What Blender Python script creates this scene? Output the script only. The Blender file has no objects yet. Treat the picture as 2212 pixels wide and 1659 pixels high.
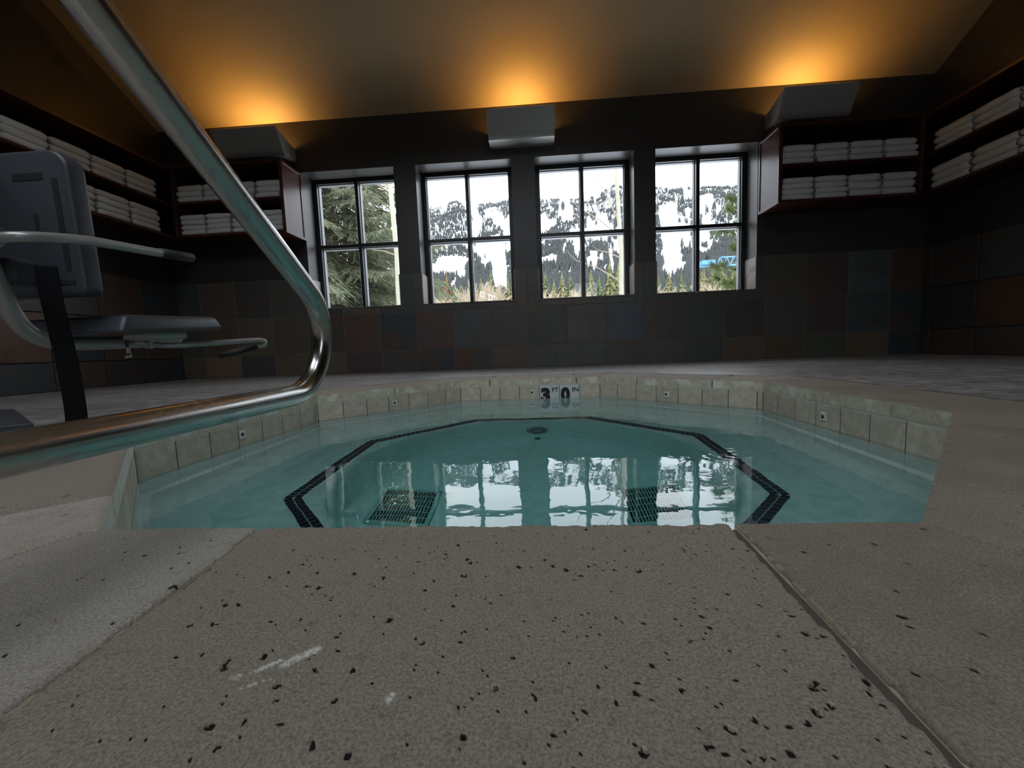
import bpy, bmesh, math, random
import numpy as np
from mathutils import Vector, Matrix
from mathutils import noise as mnoise

sc = bpy.context.scene
COL = sc.collection
random.seed(7)

# ------------------------------------------------------------------ camera, world, light, exposure
CH = 0.2388
PITCH, ROLL, YAW, FPX = 0.08922, -0.03828, -0.06141, 865.928
cp, sp, cr, sr, cy_, sy_ = math.cos(PITCH), math.sin(PITCH), math.cos(ROLL), math.sin(ROLL), math.cos(YAW), math.sin(YAW)
fwd = Vector((sy_*cp, cy_*cp, -sp)); r0 = Vector((cy_, -sy_, 0)); u0 = r0.cross(fwd)
rgt = r0*cr + u0*sr; up = u0*cr - r0*sr
cam_d = bpy.data.cameras.new('camera'); cam = bpy.data.objects.new('camera', cam_d); COL.objects.link(cam)
cam.matrix_world = Matrix(((rgt.x, up.x, -fwd.x, 0), (rgt.y, up.y, -fwd.y, 0), (rgt.z, up.z, -fwd.z, CH), (0, 0, 0, 1)))
cam_d.sensor_width = 36; cam_d.lens = 36*FPX/2212; cam_d.clip_start = 0.01; cam_d.clip_end = 20000
sc.camera = cam

sc.view_settings.view_transform = 'Standard'; sc.view_settings.look = 'None'
sc.view_settings.gamma = 1; sc.view_settings.use_curve_mapping = False
sc.view_settings.exposure = 0.25
sc.cycles.use_denoising = True
sc.cycles.max_bounces = 10; sc.cycles.diffuse_bounces = 5; sc.cycles.glossy_bounces = 4
sc.cycles.transmission_bounces = 6; sc.cycles.transparent_max_bounces = 12
sc.cycles.sample_clamp_indirect = 8
sc.cycles.caustics_refractive = True; sc.cycles.caustics_reflective = False; sc.cycles.blur_glossy = 0.5

world = bpy.data.worlds.new('sky'); sc.world = world; world.use_nodes = True
wn = world.node_tree.nodes; wl = world.node_tree.links
bg = wn['Background']
tcw = wn.new('ShaderNodeTexCoord'); nz = wn.new('ShaderNodeTexNoise'); nz.inputs['Scale'].default_value = 2.2; nz.inputs['Detail'].default_value = 4
rw = wn.new('ShaderNodeValToRGB'); rw.color_ramp.elements[0].position = .35; rw.color_ramp.elements[1].position = .7
rw.color_ramp.elements[0].color = (.80, .87, 1, 1); rw.color_ramp.elements[1].color = (.93, .96, 1, 1)
wl.new(tcw.outputs['Generated'], nz.inputs['Vector']); wl.new(nz.outputs['Fac'], rw.inputs['Fac']); wl.new(rw.outputs['Color'], bg.inputs['Color'])
bg.inputs['Strength'].default_value = 4.0

# ------------------------------------------------------------------ measured layout (metres)
D = 4.832                      # far wall plane
XL, XR = -4.455, 4.365         # side walls
YN = -2.6                      # wall behind the camera
ZC, SLOPE, YR = 2.992, 0.5715, 1.116
ZW = -0.1624                   # water level
PV = [(-.643, .529), (.483, .522), (1.252, 1.274), (1.286, 2.349), (.490, 3.133), (-.605, 3.149), (-1.351, 2.372), (-1.376, 1.262)]
PC = Vector((-.05, 1.837))
WIN = [-2.158, -.773, .6215, 1.985]; WW = 1.122; ZS, ZH = .797, 2.415; REC = .24
Z1, Z2, ZT = .7214, .2664, 1.175
CZ0, CZM, CZ1, CF = 1.625, 2.0, 2.405, .387   # cabinet heights, depth

# ------------------------------------------------------------------ helpers
def tag(o, label=None, cat=None, group=None, kind=None):
    if label: o['label'] = label
    if cat: o['category'] = cat
    if group: o['group'] = group
    if kind: o['kind'] = kind
    return o

def empty(name, loc, label=None, cat=None, group=None, kind=None):
    o = bpy.data.objects.new(name, None); COL.objects.link(o); o.location = loc; o.empty_display_size = .1
    return tag(o, label, cat, group, kind)

def link(name, me, mat, parent=None, smooth=False, loc=None):
    if mat is not None and not me.materials:
        me.materials.append(mat)
    if smooth:
        me.polygons.foreach_set('use_smooth', [True]*len(me.polygons))
    o = bpy.data.objects.new(name, me); COL.objects.link(o)
    if parent is not None:
        o.parent = parent
        if parent.type == 'EMPTY' or True:
            w = parent
            m = Matrix.Identity(4)
            chain = []
            while w is not None:
                chain.append(w); w = w.parent
            for w in reversed(chain):
                m = m @ Matrix.LocRotScale(w.location, w.rotation_euler, w.scale)
            o.matrix_parent_inverse = Matrix.Identity(4)
            if loc is None:
                inv = m.inverted(); lm = inv
                o.location = lm.to_translation(); o.rotation_euler = lm.to_euler()
            else:
                lm = m.inverted() @ Matrix.Translation(loc); o.location = lm.to_translation(); o.rotation_euler = lm.to_euler()
    elif loc is not None:
        o.location = loc
    return o

class MB:
    def __init__(s): s.v = []; s.f = []
    def add(s, vs, fs):
        b = len(s.v); s.v += [tuple(v) for v in vs]; s.f += [tuple(i+b for i in f) for f in fs]; return s
    def box(s, x0, x1, y0, y1, z0, z1):
        return s.add([(x0,y0,z0),(x1,y0,z0),(x1,y1,z0),(x0,y1,z0),(x0,y0,z1),(x1,y0,z1),(x1,y1,z1),(x0,y1,z1)],
                     [(0,3,2,1),(4,5,6,7),(0,1,5,4),(1,2,6,5),(2,3,7,6),(3,0,4,7)])
    def prism(s, poly, z0, z1):
        n = len(poly)
        return s.add([(p[0],p[1],z0) for p in poly]+[(p[0],p[1],z1) for p in poly],
                     [tuple(reversed(range(n))), tuple(range(n,2*n))]+[(i,(i+1)%n,(i+1)%n+n,i+n) for i in range(n)])
    def extrude(s, poly3, d):
        n = len(poly3); d = Vector(d)
        return s.add([tuple(p) for p in poly3]+[tuple(Vector(p)+d) for p in poly3],
                     [tuple(reversed(range(n))), tuple(range(n,2*n))]+[(i,(i+1)%n,(i+1)%n+n,i+n) for i in range(n)])
    def tube(s, pts, r, n=12, cap=True):
        pts = [Vector(p) for p in pts]; m = len(pts)
        rs = r if isinstance(r, (list, tuple)) else [r]*m
        t0 = (pts[1]-pts[0]).normalized(); a = Vector((0,0,1)) if abs(t0.z) < .9 else Vector((1,0,0))
        nrm = (a - t0*a.dot(t0)).normalized(); b = len(s.v)
        for i, p in enumerate(pts):
            t = ((pts[min(i+1,m-1)]-pts[max(i-1,0)])).normalized()
            nrm = (nrm - t*nrm.dot(t)).normalized(); bn = t.cross(nrm)
            for k in range(n):
                an = 2*math.pi*k/n; s.v.append(tuple(p + (nrm*math.cos(an)+bn*math.sin(an))*rs[i]))
        for i in range(m-1):
            for k in range(n):
                s.f.append((b+i*n+k, b+i*n+(k+1)%n, b+(i+1)*n+(k+1)%n, b+(i+1)*n+k))
        if cap:
            s.f.append(tuple(b+k for k in reversed(range(n)))); s.f.append(tuple(b+(m-1)*n+k for k in range(n)))
        return s
    def lathe(s, prof, center, n=32, axis='z'):
        b = len(s.v); c = Vector(center)
        for r, h in prof:
            for k in range(n):
                a = 2*math.pi*k/n
                if axis == 'z': q = (r*math.cos(a), r*math.sin(a), h)
                else: q = (r*math.cos(a), h, r*math.sin(a))
                s.v.append(tuple(c+Vector(q)))
        for i in range(len(prof)-1):
            for k in range(n):
                s.f.append((b+i*n+k, b+i*n+(k+1)%n, b+(i+1)*n+(k+1)%n, b+(i+1)*n+k))
        return s
    def mesh(s, name, bevel=0, seg=2):
        me = bpy.data.meshes.new(name); me.from_pydata(s.v, [], s.f); me.update()
        bm = bmesh.new(); bm.from_mesh(me)
        if bevel:
            bmesh.ops.remove_doubles(bm, verts=bm.verts, dist=1e-5)
            bmesh.ops.recalc_face_normals(bm, faces=bm.faces)
            es = [e for e in bm.edges if len(e.link_faces) == 2 and e.calc_face_angle(0) > .6]
            bmesh.ops.bevel(bm, geom=es, offset=bevel, segments=seg, affect='EDGES', profile=.5)
        bmesh.ops.recalc_face_normals(bm, faces=bm.faces)
        bm.to_mesh(me); bm.free()
        return me
    def build(s, name, mat, parent=None, smooth=False, bevel=0, seg=2, **k):
        return link(name, s.mesh(name, bevel, seg), mat, parent, smooth, **k)

def smooth_angle(o, a=40):
    me = o.data
    me.polygons.foreach_set('use_smooth', [True]*len(me.polygons))
    try: me.set_sharp_from_angle(angle=math.radians(a))
    except Exception: pass
    return o

def curve_pts(ctrl, n=8):
    P = [Vector(p) for p in ctrl]; P = [P[0]*2-P[1]]+P+[P[-1]*2-P[-2]]; out = []
    for i in range(1, len(P)-2):
        for k in range(n):
            t = k/n; a, b, c, d = P[i-1:i+3]
            out.append(.5*((2*b)+(c-a)*t+(2*a-5*b+4*c-d)*t*t+(3*b-a-3*c+d)*t**3))
    out.append(P[-2]); return out

def fillet(pts, rad, seg=8):
    P = [Vector(p) for p in pts]; out = [P[0]]
    for i in range(1, len(P)-1):
        a = (P[i-1]-P[i]).normalized(); b = (P[i+1]-P[i]).normalized(); ang = a.angle(b)
        r = rad[i-1] if isinstance(rad, (list, tuple)) else rad
        t = r/math.tan(ang/2); s0 = P[i]+a*t; s1 = P[i]+b*t; c = P[i]+(a+b).normalized()*(r/math.sin(ang/2))
        for k in range(seg+1):
            u = k/seg; th = math.pi-ang; v0 = s0-c; v1 = s1-c
            q = (v0*math.sin((1-u)*th)+v1*math.sin(u*th))/math.sin(th) if math.sin(th) > 1e-4 else v0.lerp(v1, u)
            out.append(c+q.normalized()*r)
    out.append(P[-1]); return out

def resample(pts, step):
    out = [pts[0]]
    for a, b in zip(pts, pts[1:]):
        n = max(1, int((b-a).length/step))
        for k in range(1, n+1): out.append(a.lerp(b, k/n))
    return out

def copy_thing(root, loc, rz=None):
    r = root.copy(); COL.objects.link(r); r.location = loc
    if rz is not None: r.rotation_euler = (0, 0, rz)
    for ch in list(root.children):
        c = ch.copy(); COL.objects.link(c); c.parent = r
        for g in ch.children:
            d = g.copy(); COL.objects.link(d); d.parent = c
    return r

# ------------------------------------------------------------------ materials
class NM:
    def __init__(s, name):
        s.m = bpy.data.materials.new(name); s.m.use_nodes = True; s.t = s.m.node_tree
        s.b = s.t.nodes['Principled BSDF']; s.out = s.t.nodes['Material Output']
    def n(s, typ, **kw):
        nd = s.t.nodes.new('ShaderNode'+typ)
        for k, v in kw.items():
            if hasattr(nd, k) and not k[0].isupper(): setattr(nd, k, v)
            else: nd.inputs[k.replace('_', ' ')].default_value = v
        return nd
    def l(s, a, b): s.t.links.new(a, b); return s
    def obj(s, scale=(1,1,1), rnd=False, geo=False):
        tc = s.n('TexCoord')
        src = tc.outputs['Object']
        if geo: src = s.n('NewGeometry').outputs['Position']
        mp = s.n('Mapping'); mp.inputs['Scale'].default_value = scale; s.l(src, mp.inputs['Vector'])
        if rnd:
            oi = s.n('ObjectInfo'); ml = s.n('Math', operation='MULTIPLY'); ml.inputs[1].default_value = 57.3
            s.l(oi.outputs['Random'], ml.inputs[0]); cb = s.n('CombineXYZ')
            s.l(ml.outputs[0], cb.inputs[0]); s.l(ml.outputs[0], cb.inputs[1]); s.l(ml.outputs[0], cb.inputs[2]); s.l(cb.outputs[0], mp.inputs['Location'])
        return mp.outputs[0]
    def noise(s, vec, scale, detail=3, rough=.5, dist=0):
        nd = s.n('TexNoise'); nd.inputs['Scale'].default_value = scale; nd.inputs['Detail'].default_value = detail
        nd.inputs['Roughness'].default_value = rough; nd.inputs['Distortion'].default_value = dist
        if vec is not None: s.l(vec, nd.inputs['Vector'])
        return nd.outputs['Fac']
    def vor(s, vec, scale, feature='F1', rnd=1):
        nd = s.n('TexVoronoi', feature=feature); nd.inputs['Scale'].default_value = scale; nd.inputs['Randomness'].default_value = rnd
        if vec is not None: s.l(vec, nd.inputs['Vector'])
        return nd
    def ramp(s, fac, stops, interp='LINEAR'):
        r = s.n('ValToRGB'); r.color_ramp.interpolation = interp; e = r.color_ramp.elements
        while len(e) < len(stops): e.new(.5)
        for i, (p, c) in enumerate(stops):
            e[i].position = p; e[i].color = (c, c, c, 1) if isinstance(c, (int, float)) else (*c, 1)
        s.l(fac, r.inputs['Fac']); return r.outputs['Color']
    def mix(s, a, b, f, mode='MIX'):
        m = s.n('Mix', data_type='RGBA', blend_type=mode)
        for v, i in ((f, 0), (a, 6), (b, 7)):
            if isinstance(v, (int, float)): m.inputs[i].default_value = v if i == 0 else (v, v, v, 1)
            elif isinstance(v, tuple): m.inputs[i].default_value = (*v, 1)
            else: s.l(v, m.inputs[i])
        return m.outputs[2]
    def math(s, op, a, b=0):
        m = s.n('Math', operation=op)
        for i, v in enumerate((a, b)):
            if isinstance(v, (int, float)): m.inputs[i].default_value = v
            else: s.l(v, m.inputs[i])
        return m.outputs[0]
    def bump(s, h, strength=.3, dist=.002, prev=None):
        b = s.n('Bump'); b.inputs['Strength'].default_value = strength; b.inputs['Distance'].default_value = dist
        s.l(h, b.inputs['Height'])
        if prev is not None: s.l(prev, b.inputs['Normal'])
        s.l(b.outputs[0], s.b.inputs['Normal']); return b.outputs[0]
    def set(s, color=None, rough=None, metal=None, spec=None):
        for v, k in ((color, 'Base Color'), (rough, 'Roughness'), (metal, 'Metallic'), (spec, 'Specular IOR Level')):
            if v is None: continue
            if isinstance(v, tuple): s.b.inputs[k].default_value = (*v, 1)
            elif isinstance(v, (int, float)): s.b.inputs[k].default_value = v
            else: s.l(v, s.b.inputs[k])
        return s

M = {}
def plain(name, color, rough=.5, metal=0, spec=.5, bump=None):
    m = NM(name); m.set(color, rough, metal, spec)
    if bump: m.bump(m.noise(m.obj(), bump[0], 4), bump[1], bump[2])
    M[name] = m.m; return m.m

# painted walls, semi gloss
m = NM('wall_paint'); v = m.obj(geo=True)
m.set(m.mix((.042,.037,.034), (.050,.045,.041), m.noise(v, 3)), .38)
m.bump(m.noise(v, 160, 3), .25, .001); M['paint'] = m.m
m = NM('ceiling_paint'); v = m.obj(geo=True)
m.set(m.mix((.31,.245,.15), (.345,.275,.17), m.noise(v, 1.2)), .55)
m.bump(m.noise(v, 120, 3), .3, .0012); M['ceiling'] = m.m
# slate wall tiles: colour of each tile from its object colour
m = NM('slate_tile'); v = m.obj(rnd=True); oi = m.n('ObjectInfo')
n1 = m.noise(v, 5.5, 5, .6, .8); n2 = m.noise(v, 2.2, 3, .5, 1.2)
c = m.mix(oi.outputs['Color'], (.12,.055,.025), m.ramp(n2, [(.56, 0), (.70, .8)]))
c = m.mix(c, (.03,.035,.035), m.ramp(n1, [(.55, 0), (.8, .55)]))
c = m.mix(c, 1.35, m.ramp(m.noise(v, 30, 4), [(.3, 0), (.9, .25)]), 'MULTIPLY')
m.set(c, m.ramp(n1, [(.3, .32), (.7, .5)])); m.bump(m.noise(v, 14, 6, .65), .55, .006); M['slate'] = m.m
plain('joint_sand', (.085,.075,.06), .9, bump=(350, .9, .004))
plain('grout', (.16,.145,.12), .8, bump=(200, .4, .001))
plain('pool_grout', (.13,.125,.105), .8, bump=(200, .3, .001))

plain('sealant', (.60,.61,.53), .6)
# coping stone
def stone_mat(name, top=True, pits=1.0):
    m = NM(name); v = m.obj(geo=True); oi = m.n('ObjectInfo')
    big = m.noise(v, 3.5, 4, .55, .4); mid = m.noise(v, 18, 5, .6); fine = m.noise(v, 420, 5, .75); gran = m.noise(v, 1100, 3, .8)
    c = m.mix(oi.outputs['Color'], (.33,.27,.225), m.ramp(big, [(.45, 0), (.7, .45)]))
    c = m.mix(c, (.28,.245,.19), m.ramp(mid, [(.45, 0), (.75, .5)]))
    c = m.mix(c, (.10,.08,.065), m.ramp(m.noise(v, 60, 6, .7), [(.56, 0), (.74, .55)]))
    c = m.mix(c, m.ramp(fine, [(.38, .62), (.5, 1.0), (.62, 1.3)]), 1.0, 'MULTIPLY')
    # pits
    cell = m.vor(v, 75); wob = m.math('ADD', cell.outputs['Distance'], m.math('MULTIPLY', m.math('SUBTRACT', m.noise(v, 150, 3), .5), .22))
    sel = m.n('SeparateColor'); m.l(cell.outputs['Color'], sel.inputs[0])
    pm = m.math('MULTIPLY', m.math('LESS_THAN', wob, .17), m.math('GREATER_THAN', sel.outputs[0], .72))
    zone = m.ramp(m.noise(v, 4.5, 2), [(.4, .25), (.62, 1)])
    cell2 = m.vor(v, 230); pm2 = m.math('LESS_THAN', m.math('ADD', cell2.outputs['Distance'], m.math('MULTIPLY', m.noise(v, 40, 3), .5)), .36)
    dark = m.math('MULTIPLY', m.math('MAXIMUM', pm, m.math('MULTIPLY', pm2, .55)), zone)
    at = m.n('Attribute'); at.attribute_name = 'dirt_shade'; at2 = m.n('Attribute'); at2.attribute_name = 'smear'
    c2 = m.mix(c, (.07,.055,.045), m.math('MULTIPLY', m.math('MULTIPLY', pm2, zone), .5))
    c2 = m.mix(c2, (.46,.42,.37), m.math('MULTIPLY', m.ramp(m.noise(v, 330, 3, .7), [(.60, 0), (.68, .7)]), m.ramp(m.noise(v, 9, 4), [(.48, 0), (.62, 1)])))
    c2 = m.mix(c2, (.010,.008,.007), m.ramp(at.outputs['Fac'], [(.25, 0), (.6, 1)]))  # pit interiors near-black: grime and their shade in one colour
    c2 = m.mix(c2, (.72,.71,.66), m.math('MULTIPLY', at2.outputs['Fac'], m.ramp(m.noise(v, 260, 4), [(.40, .35), (.48, 1)])))
    # side faces are the pale cream stone
    g = m.n('NewGeometry'); sx = m.n('SeparateXYZ'); m.l(g.outputs['True Normal'], sx.inputs[0])
    side = m.ramp(sx.outputs[2], [(.25, 1), (.6, 0)])
    cs = m.mix((.74,.655,.50), (.58,.51,.38), m.ramp(m.noise(v, 25, 5, .65), [(.42, 0), (.6, 1)]))
    cs = m.mix(cs, (.86,.82,.73), m.ramp(m.noise(v, 8, 4), [(.54, 0), (.60, .8)]))
    wh = m.n('Attribute'); wh.attribute_name = 'window_lit'
    cs = m.mix(cs, (.90,.88,.82), m.math('MULTIPLY', wh.outputs['Fac'], m.ramp(m.noise(v, 30, 5, .7), [(.36, 0), (.44, .95)])))  # chipped pale faces of one side, whitened further to stand for window light
    col = m.mix(c2, cs, side)
    m.set(col, m.ramp(mid, [(.3, .66), (.7, .8)]), spec=.25)
    h = m.math('SUBTRACT', m.math('ADD', m.math('MULTIPLY', fine, .55), m.math('ADD', m.math('MULTIPLY', mid, .8), m.math('MULTIPLY', gran, .35))), m.math('MULTIPLY', m.math('MULTIPLY', pm2, zone), .5))
    hh = m.math('MULTIPLY', h, oi.outputs['Alpha']); m.bump(hh, 1.0, .0019)
    M[name] = m.m
stone_mat('coping')
# deck
m = NM('deck_stone'); v = m.obj(geo=True)
n1 = m.noise(v, 1.7, 4, .5, .5); n2 = m.noise(v, 14, 5, .65)
c = m.mix((.33,.30,.285), (.24,.225,.215), m.ramp(n1, [(.4, 0), (.65, 1)])); c = m.mix(c, m.ramp(n2, [(.40, .62), (.60, 1.2)]), 1.0, 'MULTIPLY')
m.set(c, m.ramp(n2, [(.35, .36), (.65, .52)]), spec=.8)
cr_ = m.vor(m.mix(v, m.n('TexNoise', Scale=4.0).outputs['Color'], .12), 2.6, 'DISTANCE_TO_EDGE')
hb = m.math('ADD', m.math('MULTIPLY', m.noise(v, 9, 5, .6), 1.0), m.math('ADD', m.math('MULTIPLY', m.ramp(cr_.outputs['Distance'], [(0, 0), (.03, 1)]), .5), m.math('MULTIPLY', m.noise(v, 90, 3), .15)))
m.bump(hb, .7, .006); M['deck'] = m.m
# waterline tile
m = NM('waterline_tile'); v = m.obj(geo=True); oi = m.n('ObjectInfo')
c = m.mix((.56,.475,.375), (.68,.595,.48), m.ramp(m.noise(v, 22, 5, .65), [(.42, 0), (.6, 1)]))
c = m.mix(c, m.ramp(oi.outputs['Random'], [(0, .88), (1, 1.1)]), 1.0, 'MULTIPLY')
m.set(c, .55); m.bump(m.noise(v, 90, 4), .25, .0012); M['wtile'] = m.m
m = NM('pool_plaster'); v = m.obj(geo=True)
c = m.mix((.86,.90,.87), (.72,.80,.77), m.ramp(m.noise(v, 14, 6, .7), [(.42, 0), (.62, 1)]))
m.set(c, .6); m.bump(m.noise(v, 60, 4), .2, .002); M['plaster'] = m.m
m = NM('bench_plaster_darkened'); v = m.obj(geo=True)  # speckled bench, darkened so the cove seems to catch the light
c = m.mix((.66,.76,.73), (.50,.62,.60), m.ramp(m.noise(v, 16, 6, .75), [(.42, 0), (.60, 1)]))
m.set(c, .65); m.bump(m.noise(v, 90, 4), .3, .002); M['bench'] = m.m
plain('mosaic_navy', (.008,.009,.022), .2)
plain('marker_white', (.72,.73,.71), .3)
plain('black_ink', (.012,.012,.014), .35)
plain('white_plastic', (.75,.76,.74), .35)
plain('dark_hole', (.01,.01,.01), .8)
plain('grate_plastic', (.50,.66,.62), .4)
plain('lens', (.30,.34,.33), .15)
# metal
m = NM('brushed_steel'); v = m.obj(geo=True)
m.set((.52,.505,.485), m.ramp(m.noise(v, 9, 3, .5), [(.35, .20), (.7, .32)]), 1.0)
m.bump(m.noise(m.obj((40, 3, 40), geo=True), 12, 2), .02, .0003); M['steel'] = m.m
plain('lift_tube', (.40,.40,.385), .36, .45)
plain('lift_plastic', (.050,.055,.066), .42, bump=(300, .1, .0005))
plain('lift_slot', (.015,.016,.02), .6)
plain('rubber', (.022,.022,.024), .6)
plain('strap', (.006,.006,.007), .85, 0, .15, bump=(500, .3, .0005))
plain('base_paint', (.06,.065,.075), .4)
plain('fixture_metal', (.42,.41,.385), .42, 0.3)
plain('window_frame', (.018,.018,.019), .35)
plain('frame_edge', (.20,.20,.21), .4)
# wood
m = NM('mahogany'); v = m.obj((1, 1, 6), geo=True)
g_ = m.noise(v, 7, 6, .6, 1.5)
m.set(m.mix((.045,.013,.008), (.095,.030,.016), m.ramp(g_, [(.35, 0), (.7, 1)])), .28); m.bump(g_, .08, .001); M['wood'] = m.m
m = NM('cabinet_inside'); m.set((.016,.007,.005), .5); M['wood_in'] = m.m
m = NM('side_veneer'); v = m.obj((1, 6, 1), geo=True); g_ = m.noise(v, 6, 6, .6, 1.5)
m.set(m.mix((.05,.017,.011), (.085,.032,.02), g_), .36); m.bump(g_, .12, .001); M['veneer'] = m.m
# towel
m = NM('terry'); v = m.obj(rnd=True)
m.set(m.mix((.70,.68,.65), (.78,.77,.75), m.noise(v, 9)), .95, spec=.1); m.bump(m.noise(v, 230, 3, .7), .6, .004); M['terry'] = m.m
# glass: thin pane
m = NM('window_glass'); t = m.t; t.nodes.remove(m.b)
fr = m.n('Fresnel', IOR=1.5); tr = m.n('BsdfTransparent'); gl = m.n('BsdfGlossy', Roughness=0.0); mx = m.n('MixShader')
tr.inputs[0].default_value = (.93,.96,.95,1)
m.l(fr.outputs[0], mx.inputs[0]); m.l(tr.outputs[0], mx.inputs[1]); m.l(gl.outputs[0], mx.inputs[2]); m.l(mx.outputs[0], m.out.inputs['Surface']); M['glass'] = m.m
# water: refracting surface with absorption in depth
m = NM('pool_water'); t = m.t; t.nodes.remove(m.b)
v = m.obj(geo=True); gb = m.n('BsdfGlass', IOR=1.333, Roughness=0.0)
gb.inputs['Color'].default_value = (1,1,1,1)
w1 = m.noise(m.obj((1, 1, 1), geo=True), 3.2, 2, .5)
w2 = m.noise(m.obj((1, 1, 1), geo=True), 14, 2, .5)
vs = m.n('VectorMath', operation='DISTANCE'); m.l(v, vs.inputs[0]); vs.inputs[1].default_value = (.70, 1.43, ZW)
ring = m.math('MULTIPLY', m.math('SINE', m.math('MULTIPLY', vs.outputs['Value'], 170)), m.math('POWER', 2.718, m.math('MULTIPLY', vs.outputs['Value'], -13)))
h = m.math('ADD', m.math('ADD', m.math('MULTIPLY', w1, 1.0), m.math('MULTIPLY', w2, .16)), m.math('MULTIPLY', ring, .06))
bp = m.n('Bump'); bp.inputs['Strength'].default_value = 1; bp.inputs['Distance'].default_value = .0022
m.l(h, bp.inputs['Height']); m.l(bp.outputs[0], gb.inputs['Normal'])
m.l(gb.outputs[0], m.out.inputs['Surface'])
va = m.n('VolumeAbsorption'); va.inputs['Color'].default_value = (.04,.71,.70,1); va.inputs['Density'].default_value = .52
m.l(va.outputs[0], m.out.inputs['Volume']); M['water'] = m.m
# lamps
m = NM('lamp_glow'); m.b.inputs['Emission Color'].default_value = (1,.50,.12,1); m.b.inputs['Emission Strength'].default_value = 175; M['lamp'] = m.m
# outdoors
m = NM('snow'); v = m.obj(geo=True)
g = m.n('NewGeometry'); sx = m.n('SeparateXYZ'); m.l(g.outputs['Normal'], sx.inputs[0]); px = m.n('SeparateXYZ'); m.l(v, px.inputs[0])
rk = m.math('MULTIPLY', m.ramp(m.noise(m.obj((1, 1, .5), geo=True), .022, 6, .65), [(.51, 0), (.55, 1)]), m.ramp(m.math('MULTIPLY', px.outputs[2], .001), [(.36, 0), (.46, 1)]))
m.set(m.mix((.85,.87,.90), (.13,.125,.125), rk), .7); M['snow'] = m.m
def foliage(name, a, b, sc_=3):
    m = NM(name); v = m.obj(geo=True); m.set(m.mix(a, b, m.noise(v, sc_, 3)), .7, spec=.2); M[name] = m.m
foliage('far_conifer', (.050,.056,.060), (.060,.062,.055), .02)
foliage('olive_conifer', (.17,.155,.06), (.09,.10,.05), .5)
foliage('green_conifer', (.07,.09,.05), (.11,.12,.05), .5)
foliage('rust_conifer', (.17,.085,.035), (.11,.075,.03), .8)
foliage('spruce_needle', (.11,.135,.085), (.20,.20,.12), 2.5)
foliage('pine_needle', (.14,.17,.05), (.07,.10,.04), 4)
foliage('bark', (.10,.075,.055), (.06,.045,.035), 8)
foliage('aspen_bark', (.46,.44,.35), (.34,.32,.24), 5)
foliage('twig', (.36,.29,.20), (.25,.20,.14), .6)
plain('crane_blue', (.07,.22,.42), .4)
plain('rail_white', (.8,.8,.8), .5)

# ------------------------------------------------------------------ room shell
def struct(o): o['kind'] = 'structure'; return o
TH = .35
# far wall with four openings
w = MB()
zc_out = ZC+.05
xs = [XL-TH]
for c in WIN: xs += [c-WW/2, c+WW/2]
xs.append(XR+TH)
w.box(xs[0], xs[-1], D, D+TH, -.3, ZS-.006)
w.box(xs[0], xs[-1], D, D+TH, ZH, zc_out)
for i in range(0, len(xs), 2): w.box(xs[i], xs[i+1], D, D+TH, ZS-.006, ZH)
wall_far = struct(w.build('wall_far', M['paint']))
# side walls (gables)
def gable(name, x0, x1):
    zr = ZC+SLOPE*(D-YR)
    poly = [(x0, D, -.3), (x0, D, ZC), (x0, YR, zr), (x0, YN, ZC), (x0, YN, -.3)]
    return struct(MB().extrude(poly, (x1-x0, 0, 0)).build(name, M['paint']))
wall_left = gable('wall_left', XL, XL-TH)
wall_right = gable('wall_right', XR, XR+TH)
# near wall with an added, unseen door opening for extra daylight
w = MB(); nx0, nx1 = 1.2, 2.1
w.box(XL-TH, nx0, YN-TH, YN, -.3, ZC+.05); w.box(nx1, XR+TH, YN-TH, YN, -.3, ZC+.05)
w.box(nx0, nx1, YN-TH, YN, 2.3, ZC+.05); w.box(nx0, nx1, YN-TH, YN, -.3, 0)
wall_near = struct(w.build('wall_near', M['paint']))
# ceiling: two slopes
zr = ZC+SLOPE*(D-YR)
w = MB()
w.extrude([(XL-TH, D+TH, ZC-SLOPE*TH), (XL-TH, YR, zr), (XL-TH, YR, zr+.2), (XL-TH, D+TH, ZC-SLOPE*TH+.2)], (XR-XL+2*TH, 0, 0))
SKX, SKY = (-3.3, 1.3), (-1.70, -.20)          # added, unseen roof window that brightens deck and tub
zn = lambda y: ZC+SLOPE*(y-YN)
def roof_piece(xa, xb, ya, yb):
    w.extrude([(xa, yb, zn(yb)), (xa, ya, zn(ya)), (xa, ya, zn(ya)+.2), (xa, yb, zn(yb)+.2)], (xb-xa, 0, 0))
roof_piece(XL-TH, SKX[0], YN-TH, YR); roof_piece(SKX[1], XR+TH, YN-TH, YR)
roof_piece(SKX[0], SKX[1], YN-TH, SKY[0]); roof_piece(SKX[0], SKX[1], SKY[1], YR)
ceiling = struct(w.build('ceiling', M['ceiling']))

# floor with octagonal opening (outer outline of the coping)
def offset_poly(P, d):
    n = len(P); out = []
    for i in range(n):
        a, b, c = Vector(P[i-1]), Vector(P[i]), Vector(P[(i+1)%n])
        n1 = Vector((b.y-a.y, a.x-b.x)).normalized(); n2 = Vector((c.y-b.y, b.x-c.x)).normalized()
        k = (n1+n2).normalized(); out.append(b+k*(d/k.dot(n1)))
    return out
CW = .345
PO = offset_poly(PV, CW)
GO = offset_poly(PV, CW+.006)
rect = [(XL-TH, YN-TH), (XR+TH, YN-TH), (XR+TH, D+TH), (XL-TH, D+TH)]
bm = bmesh.new()
def loop(pts, z):
    vs = [bm.verts.new((p[0], p[1], z)) for p in pts]
    return [bm.edges.new((vs[i], vs[(i+1)%len(vs)])) for i in range(len(vs))]
es = loop(rect, 0)+loop(GO, 0)
bmesh.ops.triangle_fill(bm, use_beauty=True, edges=es)
cen = PC
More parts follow.
